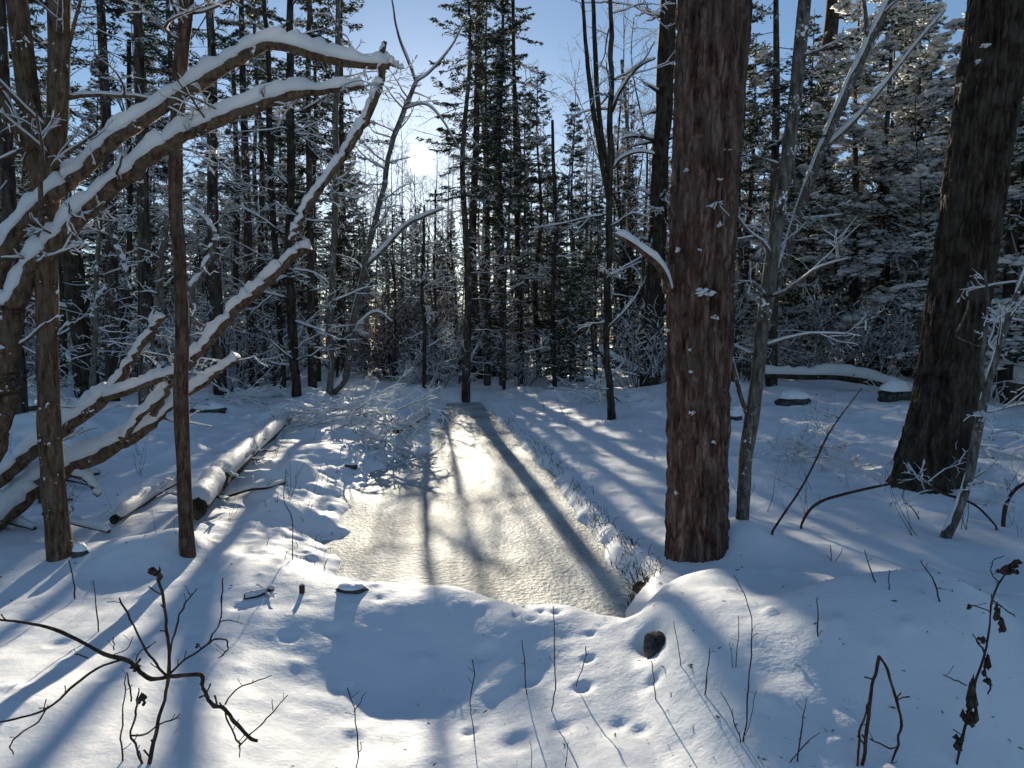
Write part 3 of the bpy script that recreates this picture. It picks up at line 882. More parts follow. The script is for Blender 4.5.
# slim trunks left
px_tree('slim_tree', 'dark forked slim tree at the left edge crossing the bent snowy trunk', 'slim tree',
    [(62, 560, 27), (58, 535, 23), (53, 480, 22), (50, 430, 21), (48, 370, 20), (47, 300, 20), (47, 230, 20), (52, 170, 19), (59, 100, 19), (60, 0, 18), (62, -150, 16), (70, -400, 8)], M_BROWN, base=(62, 556), k=12, seed=3,
    branches=[[(47, 215, 20), (40, 170, 21), (33, 130, 20), (25, 70, 20), (17, 0, 19), (5, -150, 14), (0, -350, 6)], [(46, 195, 12), (32, 165, 12), (18, 130, 11), (2, 95, 10), (-25, 50, 8)],
              [(60, 90, 5), (68, 50, 4), (78, 10, 3), (92, -40, 2)]], snow_cover=.5, thick=.55, tmin=.003, twigs=14, twig_len=1.0, tw_from=.55)
px_tree('slim_tree', 'rusty brown slim tree with a clean straight stem left of the stream bank', 'slim tree',
    [(188, 562, 17), (187, 540, 15), (184, 480, 14), (181, 400, 14), (182, 320, 13), (179, 250, 12), (175, 200, 13), (177, 120, 13), (182, 50, 13), (187, 0, 12), (196, -150, 11), (215, -450, 5)], M_RUST, base=(188, 556), k=12, seed=4,
    twigs=10, twig_len=.9, tw_from=.75, snow_cover=0, thick=.5)

# the bent tree with snow-loaded arching limbs
DB = 4.7
def loaded(name, label, cat, main, depth, mat=M_BROWN, subs=(), twigs=8, seed=0, thick=1.3, cover=.95, k=10, twig_len=.45, tmin=.01, root_px=None, partname='trunk', knots=.22, wsc=.82):
    p, r = pxpath(main, depth, 10, .015, seed); r = r * wsc
    root = thing(name, label, cat, p[0])
    off = tuple(p[0])
    tb, sn, br = MB(), MB(), MB()
    tube(tb, p, r, k, knots=knots, seed=seed); snow_strip(sn, p, r, thick, seed, cover, 8, tmin, .6)
    for i_, s in enumerate(subs):
        q, rr = pxpath(s, depth, 10, .010, seed + i_ + 1); rr = rr * wsc
        b2, s2 = MB(), MB()
        tube(b2, q, rr, 8, knots=.15, seed=seed + i_); snow_strip(s2, q, rr, thick, seed + 3 + i_, cover, 7, tmin, .6)
        o = part('branch', b2, mat, root, off)
        part('snow', s2, M_BSNOW, o, off)
    if twigs:
        rs = np.random.RandomState(seed); segs = []
        for c in range(twigs):
            kk = rs.randint(len(p) // 4, len(p) - 1); a = rs.uniform(0, 6.28)
            grow(rs, p[kk], (math.cos(a), math.sin(a), rs.uniform(-.4, .7)), twig_len * rs.uniform(.3, 1.2), max(r[kk] * .2, .003), 0, segs, 2, .15, 0, (1, 4), .5)
        add_branches(br, sn, segs, 5, .6, 1.0, seed, .004)
        part('twigs', br, mat, root, off)
    part(partname, tb, mat, root, off); part('snow', sn, M_BSNOW, root, off)
    return root
loaded('bent_tree', 'stout bent tree at the left edge with two long snow-loaded arching limbs', 'bent tree',
    [(-60, 560, 44), (-25, 480, 38), (-2, 420, 32), (5, 370, 28), (12, 315, 26), (35, 268, 24), (75, 225, 22), (115, 185, 20), (160, 150, 18), (195, 130, 16), (240, 112, 15), (290, 95, 14), (330, 90, 8), (364, 86, 6)], DB,
    subs=[[(5, 330, 22), (-5, 290, 22), (12, 240, 20), (42, 205, 19), (75, 178, 18), (112, 142, 17), (155, 112, 17), (200, 82, 16), (240, 58, 15), (268, 44, 14), (305, 52, 13), (345, 62, 12), (388, 66, 10)],
          [(384, 42, 5), (383, 62, 8), (378, 90, 9), (366, 120, 9), (350, 145, 9), (335, 168, 9), (315, 195, 9), (300, 220, 8), (292, 240, 6)],
          [(384, 62, 7), (395, 66, 3), (402, 69, 1)], [(160, 104, 5), (190, 95, 6), (212, 76, 3)], [(55, 190, 8), (30, 215, 9), (0, 240, 10), (-30, 260, 10)]], seed=21, twigs=34)
# leaning fallen branches below it
loaded('fallen_branch', 'long snow-topped fallen branch forking towards the slim rusty tree', 'fallen branch',
    [(-40, 500, 20), (0, 478, 19), (30, 452, 18), (62, 430, 18), (98, 402, 17), (117, 383, 12), (133, 358, 9), (148, 336, 8), (163, 316, 10)], 5.6,
    subs=[[(104, 398, 12), (135, 388, 10), (160, 378, 9), (183, 372, 6)], [(148, 384, 4), (157, 375, 5), (163, 364, 4)]], seed=23, twigs=8, thick=1.2)
loaded('fallen_branch', 'thick low fallen branch with grey snow crust ending in a paddle tip', 'fallen branch',
    [(-40, 545, 30, -.3), (0, 518, 28, -.2), (40, 482, 26), (80, 462, 24), (115, 445, 20), (148, 425, 17), (172, 402, 13, .2), (200, 384, 11, .4), (222, 368, 9, .5), (238, 357, 9, .6)], 5.8,
    subs=[[(143, 428, 12), (156, 408, 11), (166, 392, 9), (172, 378, 6)], [(60, 470, 10), (85, 478, 9), (100, 495, 7)]], seed=25, twigs=8, thick=1.0)
loaded('leaning_pole', 'straight snow-covered dead pole slanting up to a blunt end right of the rusty tree', 'fallen branch',
    [(120, 440, 9, -.3), (150, 405, 10, -.2), (172, 382, 11), (192, 360, 12), (215, 335, 12), (238, 308, 12), (258, 290, 12), (280, 268, 11), (300, 250, 11), (310, 250, 8)], 5.9, mat=M_BROWN, seed=27, twigs=3, thick=1.2)

# logs lying on the left bank
def ground_log(name, label, rows, mat, seed, twigs=6, thick=1.3, lift=.6, cat='fallen log', tl=.3, k=9, cover=1.0, group=None):
    pts = []
    for (px, py, w) in rows:
        g_ = ground_hit(px, py); r = w * .5 * g_[1] / F
        pts.append([g_[0], g_[1], g_[2] + r * lift, r])
    c = cr(pts, 7); p, r = c[:, :3], c[:, 3]
    root = thing(name, label, cat, p[0], group); off = tuple(p[0])
    tb, sn, br = MB(), MB(), MB()
    tube(tb, p, r, k, knots=.25, seed=seed); snow_strip(sn, p, r, thick, seed, min(cover, .85), 7, .008, .9)
    rs = np.random.RandomState(seed); segs = []
    for q in range(twigs):
        kk = rs.randint(0, len(p) - 1); a = rs.uniform(0, 6.28)
        grow(rs, p[kk], (math.cos(a), math.sin(a), rs.uniform(-.1, .5)), tl * rs.uniform(.4, 1.2), max(r[kk] * .22, .003), 0, segs, 1, .2, 0, (1, 3), .5)
    add_branches(br, sn, segs, 5, .6, 1.1, seed, .004)
    part('wood', tb, mat, root, off); part('twigs', br, mat, root, off); part('snow', sn, M_BSNOW, root, off)
    return root
ground_log('fallen_log', 'rotten snow-covered log slanting up the left bank behind the rusty tree',
    [(196, 526, 20), (212, 505, 22), (232, 483, 20), (252, 462, 16), (272, 442, 12), (292, 420, 7)], M_DARK, 31, 18, .9, 1.6)
ground_log('fallen_log', 'thin snow-topped branch lying left of the rusty tree on the bank', [(114, 528, 9), (140, 510, 8), (162, 495, 7), (182, 484, 5)], M_DARK, 33, 5, 1.3, 1.6)
ground_log('fallen_log', 'thin crooked branch end reaching out over the sunlit bank snow', [(222, 500, 5), (250, 492, 5), (268, 490, 4), (285, 484, 3)], M_DARK, 35, 3, .9, 1.3)
ground_log('fallen_log', 'dark bark scrap half sunk in snow on the near bank crest', [(244, 600, 6), (258, 597, 7), (273, 590, 5)], M_DARK, 37, 3, .4, .5, tl=.12)
loaded('fallen_log', 'long snow-capped log lying behind the right-hand trunks', 'fallen log', [(758, 374, 8), (800, 375, 9), (840, 376, 10), (872, 381, 10), (898, 388, 10), (925, 397, 10)], 17.5, mat=M_DARK, seed=39, twigs=5, thick=1.3, wsc=1)
ground_log('fallen_log', 'snowy stick leaning across the stream head left of its far end', [(395, 436, 5), (412, 428, 6), (428, 418, 6)], M_BROWN, 41, 3, 1.5, 1.6)
loaded('fallen_log', 'snowy log slanting down to the ground left of the middle trunk', 'fallen log', [(596, 350, 7), (618, 362, 7), (644, 377, 7), (652, 384, 7)], 21, mat=M_DARK, seed=42, twigs=3, thick=1.3, wsc=1)
# tangle of broken snow-dusted wood at the left edge
rs = np.random.RandomState(44)
for i_ in range(9):
    x0 = rs.uniform(-20, 55); y0 = rs.uniform(478, 548)
    a = rs.uniform(-.9, .5); Lp = rs.uniform(30, 80)
    ground_log('broken_stick', 'broken snow-dusted stick in the tangle at the left edge', [(x0, y0, rs.uniform(5, 10)), (x0 + Lp * .5 * math.cos(a), y0 + Lp * .5 * math.sin(a) * .6, 6), (x0 + Lp * math.cos(a), y0 + Lp * math.sin(a) * .6, 4)],
        M_DARK, 60 + i_, 3, 1.2, rs.uniform(1, 4), 'stick', group='broken sticks tangled at the left edge')

# mid-distance trunks
tree_rows = [
 ('broad dark trunk left behind the forked slim tree', [(88, 396, 22), (85, 370, 22), (80, 320, 20), (74, 270, 18), (66, 220, 17), (60, 150, 16), (62, 50, 14), (66, -60, 12)], M_DARK, 18, 1.4),
 ('dark trunk with frosted side twigs just right of the leaning pole end', [(297, 397, 10), (294, 360, 9), (291, 300, 9), (289, 250, 8), (290, 150, 8), (290, 40, 7), (292, -60, 6)], M_DARK, 30, 1.5),
 ('pale upright stem between the leaning pole and the slanting sapling', [(329, 394, 7), (331, 340, 7), (333, 260, 6), (335, 180, 6), (336, 80, 5), (338, -20, 4)], M_GREY, 24, 1.3),
 ('twin dark stem standing close behind the frosted trunk on the left', [(283, 388, 6), (281, 330, 6), (276, 250, 6), (270, 150, 6), (268, 60, 5), (262, -30, 4)], M_DARK, 24, 1.4),
 ('thin dark stem at the left bank edge of the forest', [(239, 384, 5), (238, 330, 5), (236, 260, 5), (238, 180, 5), (232, 60, 4)], M_DARK, 22, 1.1),
 ('thin straight stem standing in front of the dark thicket', [(424, 388, 4), (424, 340, 4), (423, 290, 4), (424, 240, 3), (425, 205, 2)], M_DARK, 16, 1.0),
 ('thin stem just left of the dark thicket middle', [(437, 383, 3), (436, 330, 3), (434, 270, 2.6), (436, 190, 2)], M_DARK, 10, .8),
 ('middle trunk, dark and straight, left of the big reddish trunk', [(650, 385, 20), (652, 340, 19), (655, 280, 18), (659, 200, 17), (663, 110, 17), (668, 0, 16), (673, -100, 14)], M_DARK, 26, 1.2),
 ('slim dark stem with a double fork left of the middle trunk', [(611, 420, 9), (609, 390, 7), (607, 340, 7), (608, 280, 7), (610, 200, 7), (611, 120, 6), (611, 60, 5), (609, -10, 4)], M_DARK, 22, 1.3),
 ('thin upright sapling right of the stream head', [(555, 389, 5), (553, 350, 5), (553, 290, 4), (556, 220, 4), (552, 120, 3)], M_DARK, 18, 1.1),
 ('thin sapling standing between stream head and upright sapling', [(521, 384, 5), (520, 350, 5), (519, 280, 5), (516, 200, 5), (514, 100, 4), (512, -20, 3)], M_DARK, 26, 1.4),
 ('upright grey stem behind the slim double-forked one', [(634, 372, 5), (632, 320, 5), (630, 250, 5), (628, 150, 4), (622, 60, 3)], M_GREY, 16, 1.1),
 ('upright trunk half hidden behind the right dark trunk', [(1010, 400, 16), (1012, 350, 15), (1016, 280, 14), (1022, 180, 12), (1030, 60, 10)], M_DARK, 16, 1.3),
 ('straight dark trunk left of the hemlocks', [(807, 366, 18), (808, 320, 18), (811, 250, 17), (816, 180, 16), (823, 100, 15), (832, 20, 14), (838, -60, 12)], M_DARK, 22, 1.6),
 ('slender stem inside the right-hand hemlocks', [(882, 362, 7), (884, 300, 7), (888, 240, 6), (896, 160, 6), (905, 60, 5)], M_DARK, 18, 1.2),
 ('short thin stem on the far left snow', [(122, 392, 6), (124, 340, 6), (128, 260, 5), (130, 160, 5), (128, 40, 4)], M_DARK, 22, 1.3),
 ('crooked stem by the left forest edge', [(212, 380, 6), (210, 330, 6), (206, 270, 5), (212, 200, 5), (208, 100, 4), (214, 0, 3)], M_GREY, 22, 1.2),
]
for i_, (lb, pts, mt, tw, tl) in enumerate(tree_rows):
    br_ = None
    if 'double fork' in lb:
        br_ = [[(608, 200, 5), (600, 150, 5), (591, 90, 5), (585, 40, 4), (582, -20, 3)], [(611, 112, 4), (622, 88, 3.4), (640, 66, 3), (655, 58, 2)], [(610, 180, 4), (600, 120, 5), (596, 60, 5), (592, -10, 4)], [(611, 170, 3), (622, 158, 3), (640, 152, 2.6), (654, 154, 2)]]
    px_tree('slim_tree', lb, 'slim tree', pts, mt, seed=70 + i_, branches=br_, twigs=tw, twig_len=tl, tw_from=.12, thick=1.3, tmin=.006, up=.15, wig=.03)

# spruces right of the sun: crown throws the shade on the right bank
for (px, py, s, k_, lb) in [(468, 401, .92, 0, 'dark narrow spruce at the far end of the stream just right of the sun'),
                            (487, 386, .85, 1, 'second dark spruce standing close behind the narrow one right of the sun'),
                            (503, 380, .95, 0, 'tall spruce third to the right of the sun'),
                            (538, 377, .8, 1, 'shorter spruce right of the stream head')]:
    g_ = ground_hit(px, py)
    o = place('pine' if px < 490 else 'spruce', g_[0], g_[1], s * (.9 if px < 480 else 1), k=k_, label=lb, group='spruces close right of the sun')
for (px, py, s, lb) in [(500, 384, .85, 'slender fir between the spruces right of the sun'), (520, 380, .7, 'low fir at the right of the stream head'),
                        (572, 378, .8, 'slender fir left of the double-forked stem'), (596, 376, .62, 'small pointed fir behind the double-forked stem'), (628, 374, .62, 'small pointed fir beside the middle trunk')]:
    g_ = ground_hit(px, py)
    place('fir', g_[0], g_[1], s, label=lb, group='firs along the right of the stream head')

# slanting sapling and its arching branch, left of the sun
px_tree('sapling', 'slanting thin sapling left of the sun with one arching branch', 'sapling',
    [(326, 398, 8), (346, 375, 8), (352, 330, 7), (362, 280, 6), (373, 230, 6), (383, 190, 5.5), (390, 150, 5), (402, 115, 5), (416, 82, 4)], M_GREY, base=(345, 394), seed=91, wig=.02, snow_cover=.5,
    branches=[[(364, 268, 5), (385, 248, 5), (405, 226, 4.5), (425, 216, 4), (444, 208, 2.5)], [(416, 82, 3), (408, 60, 3), (398, 35, 2.4), (392, 0, 1.6)], [(416, 82, 3), (432, 70, 2.6), (452, 45, 2), (465, 20, 1.4)],
              [(402, 110, 2.5), (425, 104, 2.4), (442, 120, 2), (460, 150, 1.2)], [(352, 330, 3), (375, 312, 2.5), (392, 322, 2)]], twigs=26, twig_len=1.1, tw_from=.35, thick=1.2)
px_tree('leaning_stick', 'bare pale stick leaning right across the spruce feet at the stream head', 'stick',
    [(458, 382, 4), (472, 360, 5), (485, 335, 4.5), (497, 310, 4), (510, 292, 3), (525, 282, 2)], M_GREY, base=(460, 384), seed=92, thick=1, snow_cover=.8, twigs=6, twig_len=.7)

# slim trunks right of the big tree
px_tree('slim_tree', 'grey mottled slim tree standing close right of the big reddish trunk', 'slim tree',
    [(742, 522, 14), (744, 490, 13), (746, 455, 13), (752, 415, 14), (757, 380, 13), (762, 330, 13), (768, 290, 14), (775, 240, 13), (782, 190, 12), (790, 140, 12), (797, 80, 12), (805, 0, 12), (818, -160, 10), (840, -420, 5)], M_GREY, base=(742, 518), k=10, seed=94,
    branches=[[(750, 420, 6), (742, 400, 5), (738, 385, 5), (733, 365, 4), (727, 345, 3)], [(790, 140, 7), (797, 200, 0.1)]], twigs=10, twig_len=.9, tw_from=.35, thick=.6, snow_cover=.0, tmin=.004)
px_tree('slim_tree', 'slim tree leaning steeply right, crossing behind the straight dark trunk', 'slim tree',
    [(752, 372, 9), (764, 330, 9), (782, 270, 10), (800, 210, 10), (822, 150, 9), (845, 95, 9), (868, 45, 8), (890, 0, 8), (930, -80, 5)], M_GREY, base=(752, 380), seed=95, branches=[[(822, 150, 5), (850, 125, 5), (880, 90, 4), (915, 45, 3), (945, 10, 2)], [(868, 45, 4), (865, 10, 4), (858, -30, 3)]], snow_cover=.9, thick=1.2, twigs=14, twig_len=1.2, tmin=.008)
px_tree('sapling', 'pale birch-like sapling leaning in front of the dark right trunk', 'sapling',
    [(944, 540, 11), (956, 515, 10), (968, 480, 9.5), (976, 440, 9), (984, 400, 9), (995, 360, 7), (1008, 320, 6), (1030, 260, 5)], M_GREY, base=(944, 538), seed=96, branches=[[(984, 400, 5), (982, 360, 4), (988, 310, 3), (985, 270, 2)]], twigs=12, twig_len=.5, thick=1, snow_cover=.5, tmin=.004)
px_tree('sapling', 'whip-thin leaning sapling over the dry weeds right of the big trunk', 'sapling',
    [(770, 535, 2.6), (785, 512, 2.3), (800, 490, 2), (815, 462, 1.9), (828, 435, 1.7), (845, 410, 1.3), (862, 388, 1)], M_TWIG, base=(770, 534), seed=97, twigs=7, twig_len=.4, thick=.6, k=6, tmin=.001)
px_tree('fallen_twig', 'dark curved twig arching over the snow below the right trunk', 'twig',
    [(800, 528, 2.4), (808, 512, 2.8), (822, 501, 3), (845, 494, 2.8), (870, 488, 2.6), (895, 483, 2.2), (908, 481, 1.8)], M_TWIG, base=(800, 529), seed=98, thick=.3, k=6, twigs=2, twig_len=.25)
px_tree('fallen_twig', 'thin forked twig fanning right at the foot of the right trunk', 'twig',
    [(1000, 530, 2), (975, 505, 2.5), (945, 494, 3), (925, 484, 3), (915, 481, 2)], M_TWIG, base=(1000, 530), seed=99, thick=.3, k=5, twigs=6, twig_len=.4)
px_tree('fallen_twig', 'dark bent twig poking up at the right edge of the snow', 'twig',
    [(1003, 525, 4), (1006, 505, 4), (1015, 490, 3.5), (1030, 480, 3)], M_TWIG, base=(1004, 527), seed=100, thick=.3, k=5, twigs=3, twig_len=.3)
# snow-hung dead branches between left trunks
for i_, (lb, pts, D_) in enumerate([
    ('frosted dead stem slanting between the broad trunk and the rusty tree', [(150, 345, 10), (158, 300, 9), (162, 250, 8), (168, 215, 6)], 8.5),
    ('hanging snow-dusted branch high between the left trunks', [(100, 200, 5), (112, 235, 6), (122, 262, 6), (130, 290, 5)], 9),
    ('crooked frosted branch right of the rusty tree', [(190, 300, 7), (203, 275, 7), (212, 250, 6), (214, 232, 6), (200, 215, 4), (186, 205, 3)], 8),
    ('short frosted snag left behind the forked slim tree', [(95, 340, 5), (94, 318, 6), (100, 300, 7), (108, 285, 6)], 9)]):
    base_p = P(pts[0][0], pts[0][1], D_)
    loaded('dead_branch', lb, 'dead branch', [(pts[0][0] - 6, 400, pts[0][2])] + list(pts), D_, mat=M_GREY, seed=110 + i_, twigs=10, thick=1.2, twig_len=.4, tmin=.006)

# ------------------------------------------------------------------ bushes, thicket, brush pile
def bush_parts(seed, H=2.2, R=1.1, stems=16, lev=2, cover=.3, thick=1.0, leaves=0, r0=.012, tmin=.008, nch=(4, 7)):
    rs = np.random.RandomState(seed)
    br, sn, lf = MB(), MB(), MB()
    segs = []
    for k in range(stems):
        a = rs.uniform(0, 6.28); q = rs.uniform(0, .35) * R
        lean = rs.uniform(.1, 1.1)
        grow(rs, (math.cos(a) * q, math.sin(a) * q, -.08), (math.cos(a) * lean, math.sin(a) * lean, 1), H * rs.uniform(.55, 1.05), r0 * rs.uniform(.7, 1.3), 0, segs, lev, .13, -.015, nch, .5, (25, 70))
    add_branches(br, sn, segs, 5, cover, thick, seed, tmin)
    if leaves:
        pts = np.concatenate([p for p, r, l in segs if l > 0])
        c = pts[rs.randint(len(pts), size=leaves)] + rs.normal(0, .04, (leaves, 3))
        d = rs.normal(0, 1, (leaves, 3)); d[:, 2] -= .5; d /= np.linalg.norm(d, axis=1, keepdims=True)
        diamonds(lf, c, d, rs.uniform(.04, .09, leaves), rs.uniform(.025, .05, leaves), rs)
    return br, sn, lf
def bush(name, label, cat, loc, group=None, mat=None, **kw):
    b_, s, l = bush_parts(**kw)
    root = thing(name, label, cat, loc, group)
    part('stems', b_, mat or M_FAR, root); part('snow', s, M_BSNOW, root); part('leaves', l, M_DRYLEAF, root, smooth=False)
    return root
PR['bush'] = [bush('leafless_bush', '', '', (0, 0, 0), seed=300 + k, H=2.2 + .4 * k, R=1.0, leaves=120 * k) for k in range(3)]
LAB['bush'] = ('snow-dusted leafless bush in the undergrowth before the forest', 'bush', 'leafless bushes of the undergrowth')
HT['bush'] = 2.6; used['bush'] = [False] * 3
scatter('bush', 120, 19, 40, .6, .6, 1.3, lambda x, y, l: True)
g_ = ground_hit(418, 372)
for i_, (px, s, k_, D_, lb) in enumerate([(398, 1.0, 0, 27, 'left lobe of the dark thicket under the sun'), (425, 1.25, 1, 28.5, 'dense dark thicket mass right under the sun'), (452, 1.05, 2, 27, 'right lobe of the dark thicket under the sun')]):
    q = P(px, 372, D_)
    bush('thicket', lb, 'thicket', (q[0], q[1], hz(q[0], q[1])), 'dark thicket under the sun', mat=M_DARK, seed=320 + i_, H=3.3 * s, R=2.2 * s, stems=70, leaves=6000, cover=.15, thick=1.0, r0=.016)

# pile of thin snow-dusted brush left of the stream head
def brush_pile(name, label, corners, n, seed, mat=M_TWIG, Lr=(.4, 1.5), hh=.35, r0=.008):
    rs = np.random.RandomState(seed)
    c0 = ground_hit(*corners[0])
    root = thing(name, label, 'brush', c0)
    br, sn = MB(), MB(); segs = []
    for k in range(n):
        w = rs.dirichlet(np.ones(len(corners)) * .8)
        px = sum(a * c[0] for a, c in zip(w, corners)); py = sum(a * c[1] for a, c in zip(w, corners))
        q = ground_hit(px, py)
        a = rs.normal(.5, .9) + (math.pi if rs.rand() < .5 else 0)
        grow(rs, q + np.array([0, 0, rs.uniform(.0, hh)]), (math.cos(a), math.sin(a), rs.normal(.05, .22)), rs.uniform(*Lr), r0 * rs.uniform(.5, 1.6), 0, segs, 2, .1, -.01, (3, 6), .5, (25, 60))
    add_branches(br, sn, segs, 5, .9, 1.7, seed, .007)
    part('twigs', br, mat, root, tuple(c0)); part('snow', sn, M_BSNOW, root, tuple(c0))
    return root
brush_pile('brush_pile', 'pile of thin snow-dusted brush at the left of the stream head', [(305, 418), (345, 400), (385, 412), (415, 440), (370, 450), (330, 432)], 24, 401)
brush_pile('brush_pile', 'low heap of twigs with dark gaps beside the left stream edge', [(360, 440), (400, 430), (425, 450), (410, 475), (375, 465)], 16, 402, Lr=(.25, .8), hh=.12, r0=.005)
brush_pile('brush_pile', 'scatter of reddish weeds and twigs on the snow right of the slim grey tree', [(770, 450), (810, 440), (850, 455), (820, 475), (800, 470)], 16, 403, Lr=(.2, .6), hh=.2, r0=.004)
brush_pile('brush_pile', 'half-buried twigs in the snow between the stems at the far right bank', [(560, 395), (600, 398), (650, 402), (600, 410)], 16, 404, Lr=(.4, 1.1), hh=.15, r0=.006)
brush_pile('brush_pile', 'snow-covered brush on the left floor behind the fallen branches', [(190, 405), (240, 395), (280, 400), (240, 412)], 18, 405, Lr=(.4, 1.2), hh=.25, r0=.007)
brush_pile('brush_pile', 'tangled brush under the bent tree at the far left', [(0, 395), (40, 392), (70, 400), (20, 410)], 20, 406, Lr=(.4, 1.3), hh=.35, r0=.008)
brush_pile('brush_pile', 'twig litter poking from the snow at the right edge floor', [(900, 440), (1010, 430), (1020, 470), (985, 450)], 14, 407, Lr=(.2, .7), hh=.1, r0=.005)
brush_pile('brush_pile', 'dark twigs and snow at the foot of the dark thicket', [(370, 385), (420, 380), (470, 384), (420, 390)], 20, 408, Lr=(.5, 1.5), hh=.4, r0=.009)

# stones, each with its cap of snow
def stone(label, px, py, w, h, seed, cap=.5, D=None, dz=0, yaw=0, sink=.35, name='stone', asp=.8):
    q = ground_hit(px, py) if D is None else P(px, py, D)
    D = q[1]; rx = w * .5 * D / F; rz = h * .5 * D / F
    root = thing(name, label, 'stone', (q[0], q[1], q[2] + dz))
    n, m = 26, 40
    th = np.linspace(0, math.pi, n)[:, None]; ph = (np.arange(m) * 2 * math.pi / m)[None, :]
    X = np.sin(th) * np.cos(ph); Y = np.sin(th) * np.sin(ph); Z = np.cos(th) + 0 * ph
    R = 1 + .42 * fbm(X * 1.3 + seed, Y * 1.3, Z * 1.3, seed, 3) + .06 * fbm(X * 5, Y * 5, Z * 5, seed + 4, 2)
    V = np.stack([X * R * rx, Y * R * rx * asp, Z * R * rz], -1)
    i = np.arange(n - 1)[:, None] * m; j = np.arange(m)[None, :]; j2 = (j + 1) % m
    Q = np.stack([i + j, i + m + j, i + m + j2, i + j2], -1).reshape(-1, 4)
    mb = MB(); mb.add(V.reshape(-1, 3), Q); o = part('rock', mb, M_ROCK, root); 
    if not cap: return root
    k = 9
    cap *= .7
    V2 = V[:k].copy(); V2[..., 2] += rz * cap * np.cos(np.linspace(0, math.pi / 2, k))[:, None] ** .5 + .004; V2[..., :2] *= 1.04
    Q2 = np.stack([i[:k - 1] + j, i[:k - 1] + m + j, i[:k - 1] + m + j2, i[:k - 1] + j2], -1).reshape(-1, 4)
    mb = MB(); mb.add(V2.reshape(-1, 3), Q2); part('snow_cap', mb, M_SNOW, root)
    root.rotation_euler = (0, 0, yaw)
    return root
stone('dark stone under the log behind the right-hand trunks', 792, 402, 34, 14, 1, .7)
stone('larger dark stone at the curved end of the long log', 896, 396, 36, 20, 2, .7)
stone('snow-capped stone behind the right trunk at the picture edge', 1015, 398, 44, 60, 3, .4)
stone('dark stone showing by the slim grey tree foot', 735, 420, 14, 14, 4, .5)
stone('small dark stone on the sunlit left bank among lumps', 351, 467, 13, 9, 5, .2)
stone('flat dark stone at the water edge of the near bank', 352, 590, 28, 9, 6, .5)
stone('dark stone poking from the far left snow', 30, 410, 22, 12, 7, .6)
stone('flat stone on the left floor before the frosted trunk', 208, 412, 34, 12, 8, .6)
stone('small stone on the frozen stream near the left edge', 404, 572, 16, 5, 9, .1)
stone('snow-capped root knob beside the foot of the forked slim tree', 80, 556, 16, 16, 10, .9)
gap_stone = stone('added dark stone standing in for the shaded gap under the left slab edge', 662, 643, 30, 30, 23, 0, dz=-.045, yaw=.3, asp=1.3)  # bare stone added here; its dark body stands in for the shaded gap
gap_stone.rotation_euler = (.35, .5, .5)
stone('dark wet stone at the foot of the big trunk by the stream', 640, 588, 16, 12, 12, 0)

# ------------------------------------------------------------------ small foreground growth
def stem_plant(name, label, paths, D, mat=M_TWIG, cat='twig', seed=0, buds=(), k=5, group=None, budname='bud', yoff=0):
    rows0 = paths[0][0]
    g_ = ground_hit(rows0[0], min(rows0[1], 767)) if D is None else None
    Dp = g_[1] if D is None else D
    sm_, rr = pxpath(paths[0], Dp, 5)
    root_p = sm_[0].copy()
    gz = hz(root_p[0], root_p[1])
    root = thing(name, label, cat, (root_p[0], root_p[1], min(gz, root_p[2])), group)
    off = tuple(root.location)
    for i_, q in enumerate(paths):
        p, r = pxpath(q, Dp, 5, .004, seed + i_)
        if i_ == 0:
            p[0][2] = min(p[0][2], gz - .03)
        mb = MB(); tube(mb, p, r, k, knots=.35, seed=seed + i_)
        rt = np.random.RandomState(seed * 3 + i_)
        for c in range(max(0, int(len(p) / 7))):
            kk = rt.randint(1, len(p) - 1); a = rt.uniform(0, 6.28); Lt = rt.uniform(.012, .05)
            d_ = np.array([math.cos(a), math.sin(a) * .6, rt.uniform(.2, 1.2)]); d_ /= np.linalg.norm(d_)
            tube(mb, np.array([p[kk], p[kk] + d_ * Lt * .5, p[kk] + d_ * Lt + rt.normal(0, .004, 3)]), np.array([r[kk] * .5, r[kk] * .45, r[kk] * .55]) , 4)
        part('stem' if i_ == 0 else 'twig', mb, mat, root, off)
    for i_, (px, py, w, h, dd) in enumerate(buds):
        c = P(px, py, Dp + dd); rs = np.random.RandomState(seed + i_ + 50); mb = MB()
        n = 9; cc = c[None] + rs.normal(0, 1, (n, 3)) * np.array([w, w * .7, h]) * .28 * Dp / F
        blobs(mb, cc, rs.uniform(.3, .5, n) * w * Dp / F, rs.uniform(.4, .7, n) * h * Dp / F, rs)
        part(budname, mb, mat, root, off)
    return root
DS = 2.62
